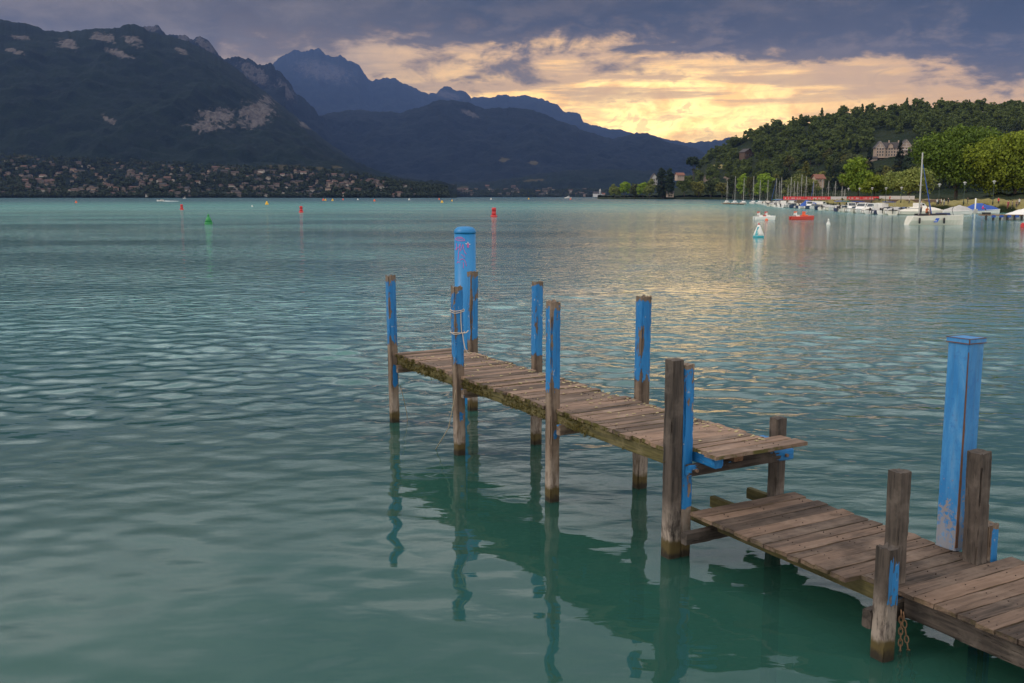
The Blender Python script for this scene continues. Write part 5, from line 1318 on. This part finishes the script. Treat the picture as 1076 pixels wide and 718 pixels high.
mb = MB(); mb.tube([(1.95, -.5, 1.1), (1.75, -.5, 1.75), (2.0, -.4, 2.25)], .03, 6); mb.build('tiller', M_BLK, ds)

# ------------------------------------------------------------------ buoys
def buoy(x, yb, hpx, prof, mats, label, parts, n=16, group=None):
    p = W(x, yb); k = hpx / F * p.y; r = empty('buoy', p, 0, label, 'buoy', group)
    prev = None
    for nm, pr, mt in zip(parts, prof, mats):
        mb = MB(); mb.lathe([(a * k, z * k) for a, z in pr], n); mb.build(nm, mt, r)
    return r
M_GRN = plain('green_plastic', (.012, .20, .05), .45); M_YEL = plain('yellow_plastic', (.75, .42, .03), .5); M_TRQ = plain('turquoise_plastic', (.02, .27, .32), .45); M_WHP = plain('white_plastic', (.66, .64, .60), .45); M_REDB = plain('red_buoy', (.50, .025, .03), .45)
can = [[(.22, -.3), (.36, -.05), (.36, .16), (.30, .20)], [(.26, .18), (.22, .62)], [(.24, .62), (.25, .92), (.20, 1.0)]]
for x, y, h_, lb in ((191, 220.6, 5.6, 'small red can buoy left of the green cone, farthest of the red buoys'), (316.5, 223.4, 6.6, 'red can buoy between the green cone and the blue pile'), (519, 228, 9.5, 'largest red can buoy just right of the round blue pile')):
    buoy(x, y, h_, can, [M_REDB] * 3, lb, ['float', 'body', 'top_mark'], 16, 'red channel buoys')
buoy(219.2, 235.6, 10.6, [[(.20, -.3), (.38, -.08), (.40, .10), (.37, .18)], [(.36, .17), (.24, .50), (.11, .76)], [(.10, .74), (.09, .9), (.02, 1.0)]], [M_GRN] * 3, 'green cone buoy on the open water at left', ['float', 'cone', 'top_mark'])
bq = buoy(797, 249.6, 14.5, [[(.15, -.25), (.36, -.1), (.40, .02), (.39, .14)], [(.385, .14), (.33, .30), (.20, .62), (.07, .90)], [(.06, .89), (.05, 1.0), (.01, 1.03)]], [M_TRQ, M_WHP, M_REDB], 'white cone buoy with a turquoise base and mark, nearest buoy', ['float', 'cone', 'tip'], 24)
k = 14.5 / F * W(797, 249.6).y
mb = MB(); vs = []
for i in range(9):
    z = .15 + .62 * i / 8; r_ = np.interp(z, [.14, .30, .62, .90], [.387, .333, .203, .073]) + .004
    a0, a1 = -2.55, -1.85 - .25 * (1 - i / 8) + .2 * math.sin(i)
    for q in range(5): a = a0 + (a1 - a0) * q / 4; vs.append((r_ * k * math.cos(a), r_ * k * math.sin(a), z * k))
mb.add(vs, [(i*5+q, i*5+q+1, (i+1)*5+q+1, (i+1)*5+q) for i in range(8) for q in range(4)], 0, True); mb.build('turquoise_panel', M_TRQ, bq)
mb = MB()
for j, (A_, Z_) in enumerate([([-2.15, -2.0, -1.85, -1.85, -2.05, -2.1], [.50, .56, .50, .43, .36, .28])]):
    pts = []
    for a, z in zip(A_, Z_): r_ = np.interp(z, [.14, .30, .62, .90], [.387, .333, .203, .073]) + .01; pts.append((r_ * k * math.cos(a), r_ * k * math.sin(a), z * k))
    mb.tube(pts, .012 * k * 1.4, 5)
mb.build('white_mark', M_WHP, bq)
buoy(870.4, 236.6, 6.8, [[(.1, -.3), (.30, -.1), (.30, .25), (.2, .4)], [(.2, .4), (.12, .6)], [(.10, .6), (.13, .8), (.02, 1.0)]], [M_WHP] * 3, 'small white buoy alone right of the red pedal boat', ['float', 'neck', 'head'])
buoy(1074.5, 239, 5, [[(.1, -.4), (.42, 0), (.45, .4)], [(.44, .4), (.3, .8)], [(.3, .8), (.02, 1.0)]], [M_REDB] * 3, 'red ball buoy cut by the right edge below the covered boat', ['float', 'body', 'top_mark'])
yl = [(80, 213.4, 2.3, M_ORG, 'orange yellow buoy farthest left on the open water'), (280.4, 215.2, 3.6, M_YEL, 'larger yellow buoy between the green cone and the far village'), (464.5, 213.2, 2.6, M_YEL, 'yellow buoy straight left above the round blue pile'), (475, 211.6, 1.7, M_YEL, 'smaller yellow buoy directly above the round blue pile'),
      (339.7, 210.9, 2.2, M_ORG, 'left one of two tiny paired orange buoys below the far village'), (342, 210.9, 2.0, M_YEL, 'right one of two tiny paired buoys below the far village'), (349.5, 211.2, 2.2, M_YEL, 'tiny yellow buoy right of the tiny pair'), (393.5, 211.6, 2.2, M_ORG, 'tiny orange yellow buoy left of the jetty end, under the mountain foot'),
      (265, 217.4, 1.8, M_WHP, 'tiny white buoy left of the larger yellow buoy'), (430, 210.4, 1.9, M_WHP, 'tiny white float above the jetty end'), (360.5, 210.3, 1.7, M_ORG, 'tiny orange float right of the tiny yellow buoy'), (376, 210.2, 1.6, M_WHP, 'tiny white float below the right end of the village'), (461.5, 210.0, 1.6, M_ORG, 'tiny orange float beside the yellow buoy left of the pile'), (516, 209.9, 1.8, M_WHP, 'tiny white float above the largest red buoy'), (599.5, 209.9, 1.6, M_ORG, 'tiny orange float below the small far motor launch'), (555.5, 209.6, 1.6, M_YEL, 'tiny yellow float between red buoy and far launch')]
for x, y, h_, mt, lb in yl: buoy(x, y, h_, [[(.2, -.3), (.52, 0), (.50, .3)], [(.48, .3), (.30, .6)], [(.26, .6), (.2, .9), (.02, 1.0)]], [mt] * 3, lb, ['float', 'body', 'top_mark'], 10, 'small far buoys')

# far boats
p = W(168.5, 211.7); sp = motorboat(p, R(185), 'white speedboat throwing a wake far out at left', 4.6, 1.9, 0); sp['group'] = 'boats far out on the lake'
mb = MB(); L = 11.0
co = []; 
for i in range(24):
    f = i / 23; wv = .5 + .9 * f; hh = .34 * (1 - f) ** .7 * (.7 + .6 * random.random()) + .03
    for yy, zz in ((-1, 0), (-.5, 1), (0, .5), (.5, 1), (1, 0)): co.append((p.x + 1.6 + L * f, p.y + yy * wv, hh * zz + .02))
mb.add(co, [(i*5+q, i*5+q+1, (i+1)*5+q+1, (i+1)*5+q) for i in range(23) for q in range(4)], 0, True)
tag(mb.build('wake', plain('foam', (.72, .74, .74), .8)), kind='stuff')
sailboat(W(194, 208.9), 1.2, 4.0, 'tiny white sailboat far away below the left village', 6, 2.2)['group'] = 'boats far out on the lake'
o = motorboat(W(597, 208.6), R(190), 'small white launch far away right of the middle', 9, 3.2, 3); o.scale = (1.3, 1.3, 2.0); o['group'] = 'boats far out on the lake'

# ------------------------------------------------------------------ quay side: pontoon, banners, fence, lamps, people
p0, p1 = W(1031, 231.6), W(1072, 231.6); mid = (p0 + p1) / 2; L = (p1 - p0).length
pj = empty('floating_jetty', mid, .02, 'short dark jetty on posts below the blue tarpaulin boat at right', 'jetty')
mb = MB(); mb.box((0, 0, .72), (L, 1.9, .16)); mb.build('deck', M_TEAK, pj)
for i in range(6): mb = MB(); mb.box((-L * .46 + L * .92 * i / 5, -.85, .1), (.22, .22, 1.3)); mb.build('leg', M_BLK, pj)
for i in range(4): mb = MB(); mb.box((-L * .28 + L * .2 * i, -.98, .56), (.5, .16, .3)); mb.build('blue_fender', M_CANV, pj)
mb = MB(); mb.box((-L * .40, -.2, .95), (.9, .7, .3), .2); mb.build('box', M_BLK, pj)
q = W(1024, 230); pw = empty('mooring_post', q, 0, 'tall white post with a pale box beside the blue tarpaulin', 'post')
mb = MB(); mb.lathe([(.10, -1), (.10, 3.0), (.02, 3.04)], 12); mb.build('pole', M_HULL, pw); mb = MB(); mb.box((0, -.16, 1.15), (.55, .2, .6)); mb.build('box', M_CANG, pw)

M_BANR = plain('red_banner', (.60, .045, .05), .7, var=.12, scale=1); M_BANW = plain('white_banner', (.55, .50, .47), .7, var=.12, scale=1); M_BROWNW = plain('quay_masonry', (.13, .085, .06), .95, var=.35, scale=.6)
def bank_pt(x, dY=25.0): Yv = float(quayY(x)) + dY; return Vector(at_y(x, 208.5, Yv)), Yv
for i, (x0, x1, mt, lb, n_) in enumerate([(823, 845, M_BANR, 'leftmost red banner with white lettering on the quay fence', 5), (845.4, 872.6, M_BANR, 'long red banner with white lettering left of the white banner', 6), (873, 889.6, M_BANW, 'white banner between the red banners on the quay fence', 3), (890, 905.5, M_BANR, 'red banner right of the white one, under the bright green tree', 4), (906, 923.5, M_BANR, 'rightmost red banner on the quay fence', 4), (924, 961, M_BANW, 'pale grey banner right of the red ones', 5)]):
    Y0, Y1 = 330.0 - (x0 - 823) * .55, 330.0 - (x1 - 823) * .55
    a, b_ = Vector(at_y(x0, 208.4, Y0)), Vector(at_y(x1, 208.4, Y1)); z1 = float(at_y(x0, 206.7 if i != 5 else 206.0, Y0)[2]); z0 = float(at_y(x0, 210.0 if i != 5 else 209.4, Y0)[2])
    d_ = b_ - a; d_.z = 0; L = d_.length; r = empty('banner', ((a.x + b_.x) / 2, (a.y + b_.y) / 2, 0), math.atan2(d_.y, d_.x), lb, 'banner', 'banners along the quay fence')
    mb = MB(); mb.box((0, 0, (z0 + z1) / 2), (L, .06, z1 - z0)); cl_ = mb.build('cloth', mt, r)
    mb = MB(); gl_ = random.Random(i)
    if n_ and mt is M_BANR:
        x = -L * .38
        while x < L * .36:
            wd_ = gl_.uniform(.25, .5); hh = (z1 - z0) * gl_.uniform(.30, .42)
            if gl_.random() < .75: mb.box((x, -.036, (z0 + z1) / 2 - .02), (wd_, .012, hh))
            x += wd_ + gl_.uniform(.12, .4)
        if mb.v: mb.build('lettering', M_BANW, cl_)
    for f in (-.48, 0, .48): mb = MB(); mb.tube([(L * f, .06, .6), (L * f, .06, z1 + .05)], .04, 6); mb.build('pole', M_ALU, r)
wl = empty('quay_wall', (0, 0, 0), 0, 'long low brown wall below the banners behind the moored boats', 'wall'); mb = MB()
for x0, x1 in zip(np.arange(820, 984, 6), np.arange(826, 990, 6)):
    Y0, Y1 = 322.0 - (x0 - 823) * .55, 322.0 - (x1 - 823) * .55; a, b_ = Vector(at_y(x0, 210.2, Y0)), Vector(at_y(x1, 210.2, Y1)); d_ = b_ - a; d_.z = 0
    zt = (a.z + b_.z) / 2; mb.box(((a.x + b_.x) / 2, (a.y + b_.y) / 2, (zt - .4) / 2), (d_.length * .998, .5, zt + .4), math.atan2(d_.y, d_.x))
mb.build('masonry', M_BROWNW, wl); mb = MB()
for x0, x1 in zip(np.arange(820, 984, 6), np.arange(826, 990, 6)):
    Y0, Y1 = 322.0 - (x0 - 823) * .55, 322.0 - (x1 - 823) * .55; a, b_ = Vector(at_y(x0, 210.2, Y0)), Vector(at_y(x1, 210.2, Y1)); d_ = b_ - a; d_.z = 0
    mb.box(((a.x + b_.x) / 2, (a.y + b_.y) / 2, (a.z + b_.z) / 2 + .05), (d_.length * .998, .62, .09), math.atan2(d_.y, d_.x))
mb.build('coping', M_WALLP, wl)

M_IRON = plain('dark_green_iron', (.018, .035, .022), .6)
fn = empty('park_fence', (0, 0, 0), 0, 'dark green bar fence running below the big park trees at right', 'fence'); mbp = MB(); mbr = MB(); pts = []
for x in np.arange(966, 1100, 1.05):
    Yv = 262.0 - (x - 970) * .10; a = Vector(at_y(x, 213.3, Yv)); z1 = float(at_y(x, 207.0, Yv)[2]); pts.append((a, z1))
    mbp.box((a.x, a.y, (a.z + z1) / 2 - .1), (.05, .05, z1 - a.z + .2))
for (a, z1), (c, z2) in zip(pts[:-1], pts[1:]):
    for f in (.12, .92): mbr.tube([(a.x, a.y, a.z + (z1 - a.z) * f), (c.x, c.y, c.z + (z2 - c.z) * f)], .035, 4, caps=False)
mbp.build('bars', M_IRON, fn); mbr.build('rail', M_IRON, fn)
def lamp(x, ytop, ybase, label):
    p = on_terrain(hill, x, ybase)
    if p is None: p = Vector(at_y(x, ybase, 250))
    h_ = float(at_y(x, ytop, p.y)[2]) - p.z; r = empty('street_lamp', p, 0, label, 'street lamp', 'street lamps along the park path')
    mb = MB(); mb.lathe([(.14, -.1), (.12, .5), (.07, .6), (.055, h_ - .75)], 8); mb.build('pole', M_IRON, r)
    mb = MB(); mb.lathe([(.10, h_ - .75), (.24, h_ - .25)], 8); mb.build('lantern', M_CANG, r)
    mb = MB(); mb.lathe([(.40, h_ - .25), (.36, h_ - .12), (.06, h_)], 10); mb.build('lamp_hood', M_ALU, r)
for x, yt, yb, lb in [(1041.5, 189.8, 214.5, 'street lamp on a pale trunk under the yellow green tree'), (1010.8, 191.0, 214.5, 'street lamp in the middle before the large dark tree'), (985.5, 193, 214, 'street lamp at the left edge of the large dark tree'), (945.5, 196.5, 213, 'street lamp before the wide grey green tree'), (929.5, 197, 213, 'street lamp between the olive tree and the grey green tree'),
                      (914.5, 197, 213, 'street lamp before the small olive yellow tree'), (901.5, 197.5, 213, 'street lamp right of the bright green tree trunk'), (890.5, 197.5, 213, 'street lamp left of the bright green tree trunk')]: lamp(x, yt, yb, lb)

def person(base, h_, label, top, legs, skin=(.45, .27, .19), pose='stand', rz=0, hair=(.03, .02, .015), lean=0):
    """one skinned body; clothes are colours of its own faces by height, hair a child"""
    k = h_ / 1.75
    if pose == 'stand':
        J = [(0,0,.95,.13), (0,0,1.15,.125), (0,0,1.38,.14), (0,0,1.50,.055), (0,.01,1.60,.075), (0,.02,1.70,.085), (.10,0,.90,.085), (.11,-.02,.50,.060), (.12,.02,.08,.042), (.13,-.10,.03,.038), (-.10,0,.90,.085), (-.11,.05,.50,.060), (-.12,.10,.08,.042), (-.13,-.02,.03,.038),
             (.19,0,1.40,.055), (.25,.02,1.12,.042), (.26,-.06,.88,.033), (.26,-.10,.79,.030), (-.19,0,1.40,.055), (-.25,.02,1.12,.042), (-.26,-.06,.88,.033), (-.26,-.10,.79,.030)]
    else:
        J = [(0,0,.10,.14), (0,-.04,.32,.13), (0,-.10,.52,.14), (0,-.14,.64,.055), (0,-.17,.73,.075), (0,-.18,.83,.085), (.10,-.06,.09,.085), (.14,-.46,.22,.065), (.14,-.55,-.16,.045), (.14,-.68,-.22,.04), (-.10,-.06,.09,.085), (-.14,-.46,.26,.065), (-.14,-.60,-.10,.045), (-.14,-.72,-.16,.04),
             (.20,-.10,.54,.055), (.27,-.20,.32,.042), (.22,-.42,.30,.033), (.20,-.50,.30,.03), (-.20,-.10,.54,.055), (-.27,-.20,.32,.042), (-.22,-.42,.30,.033), (-.20,-.50,.30,.03)]
    E_ = [(0,1),(1,2),(2,3),(3,4),(4,5),(0,6),(6,7),(7,8),(8,9),(0,10),(10,11),(11,12),(12,13),(2,14),(14,15),(15,16),(16,17),(2,18),(18,19),(19,20),(20,21)]
    me = bpy.data.meshes.new('body'); me.from_pydata([(x*k, y*k, z*k) for x, y, z, r_ in J], E_, []); me.update()
    o = bpy.data.objects.new('person', me); COL.objects.link(o)
    sk = o.modifiers.new('skin', 'SKIN'); sub = o.modifiers.new('sub', 'SUBSURF'); sub.levels = 1; sub.render_levels = 1
    if not me.skin_vertices: 
        bpy.context.view_layer.objects.active = o
    sv = me.skin_vertices[0].data
    for i, q in enumerate(J): sv[i].radius = (q[3] * k, q[3] * k)
    sv[0].use_root = True
    dg = bpy.context.evaluated_depsgraph_get(); me2 = bpy.data.meshes.new_from_object(o.evaluated_get(dg)); bpy.data.objects.remove(o)
    ms = [plain('shirt', top, .9), plain('trousers', legs, .9), plain('skin', skin, .6)]
    for m_ in ms: me2.materials.append(m_)
    zt, zl = (1.46, .93) if pose == 'stand' else (.60, .14)
    for f in me2.polygons:
        c = f.center / k; f.use_smooth = True
        if c.z > zt: f.material_index = 2
        elif pose == 'stand': f.material_index = 2 if (abs(c.x) > .215 and c.z < 1.2) or c.z < .10 else (0 if c.z > zl else 1)
        else: f.material_index = 2 if (abs(c.x) > .19 and c.y < -.22 and c.z > .2) or c.z < -.08 else (0 if c.z > zl and c.y > -.3 else 1)
    r = bpy.data.objects.new('person', me2); COL.objects.link(r); r.location = base; r.rotation_euler.z = rz; tag(r, label, 'person')
    hz, hy = (1.735, .035) if pose == 'stand' else (.865, -.165)
    mb = MB(); mb.lathe([(.088 * k, -.05 * k), (.098 * k, 0), (.080 * k, .055 * k), (.02 * k, .085 * k)], 10, (0, hy * k, hz * k)); mb.build('hair', plain('hair', hair, .8), r)
    return r
P_ = [(983, 216.5, 'person in a white shirt standing behind the mast of the white boat', (.6, .58, .55), (.05, .05, .07)), (987.5, 216.3, 'person in white top and dark shorts, left of a pair on the path', (.6, .57, .53), (.03, .03, .04)), (991, 216.5, 'person in pale shirt, right of a pair on the path', (.45, .42, .42), (.08, .09, .14)), (996, 215.6, 'person in black shirt walking right of the pair', (.02, .02, .025), (.03, .03, .03)),
      (1016.5, 215.5, 'person in black standing under the middle street lamp, behind the blue tarpaulin', (.018, .018, .022), (.02, .02, .03)), (1047.5, 215.5, 'person in red shirt near the fence right of the pale trunk', (.55, .04, .04), (.05, .04, .05)), (1057.8, 219.6, 'person in a long dark red dress on the path', (.30, .05, .07), (.28, .05, .07)), (1063, 219.6, 'person in grey top bending beside the red dress', (.22, .19, .17), (.05, .05, .06)), (1066.5, 219.2, 'person in brown shirt right of the red dress group', (.20, .13, .09), (.06, .06, .08)), (1069.6, 216.6, 'person in white shirt behind the group at the right edge', (.6, .58, .56), (.04, .04, .05)),
      (934, 213, 'person in red top among the boats left of the mast', (.5, .08, .05), (.05, .05, .06)), (955, 214.6, 'person in white left of the mast on the quay', (.55, .53, .5), (.05, .05, .06))]
for i, (x, yb, lb, tp, lg) in enumerate(P_):
    p = on_terrain(hill, x, yb) or Vector(at_y(x, yb, 235)); h_ = 7.4 / F * p.y if yb < 217 else 8.6 / F * p.y
    person(p, min(1.85, max(1.55, h_)), lb, tp, lg, rz=random.uniform(-1.5, 1.5))
pd = Vector((p.x, p.y, 0)); dsl = ds.location
person(dsl + Vector((-1.15, -.25, 1.30)), 1.75, 'tanned person in an orange top sitting in the white sailboat', (.50, .16, .06), (.10, .07, .06), (.42, .22, .13), 'sit', R(20))
person(dsl + Vector((-1.5, .45, 1.12)), 1.75, 'person in white shirt standing by the mast in the white sailboat', (.58, .56, .54), (.05, .05, .06), rz=R(60))
q = (W(1026, 226) + W(1034, 226)) / 2; person(Vector((q.x, q.y - .6, .95)), 1.7, 'person in a bright pink shirt sitting before the blue tarpaulin', (.62, .03, .18), (.02, .02, .03), pose='sit', rz=R(70))
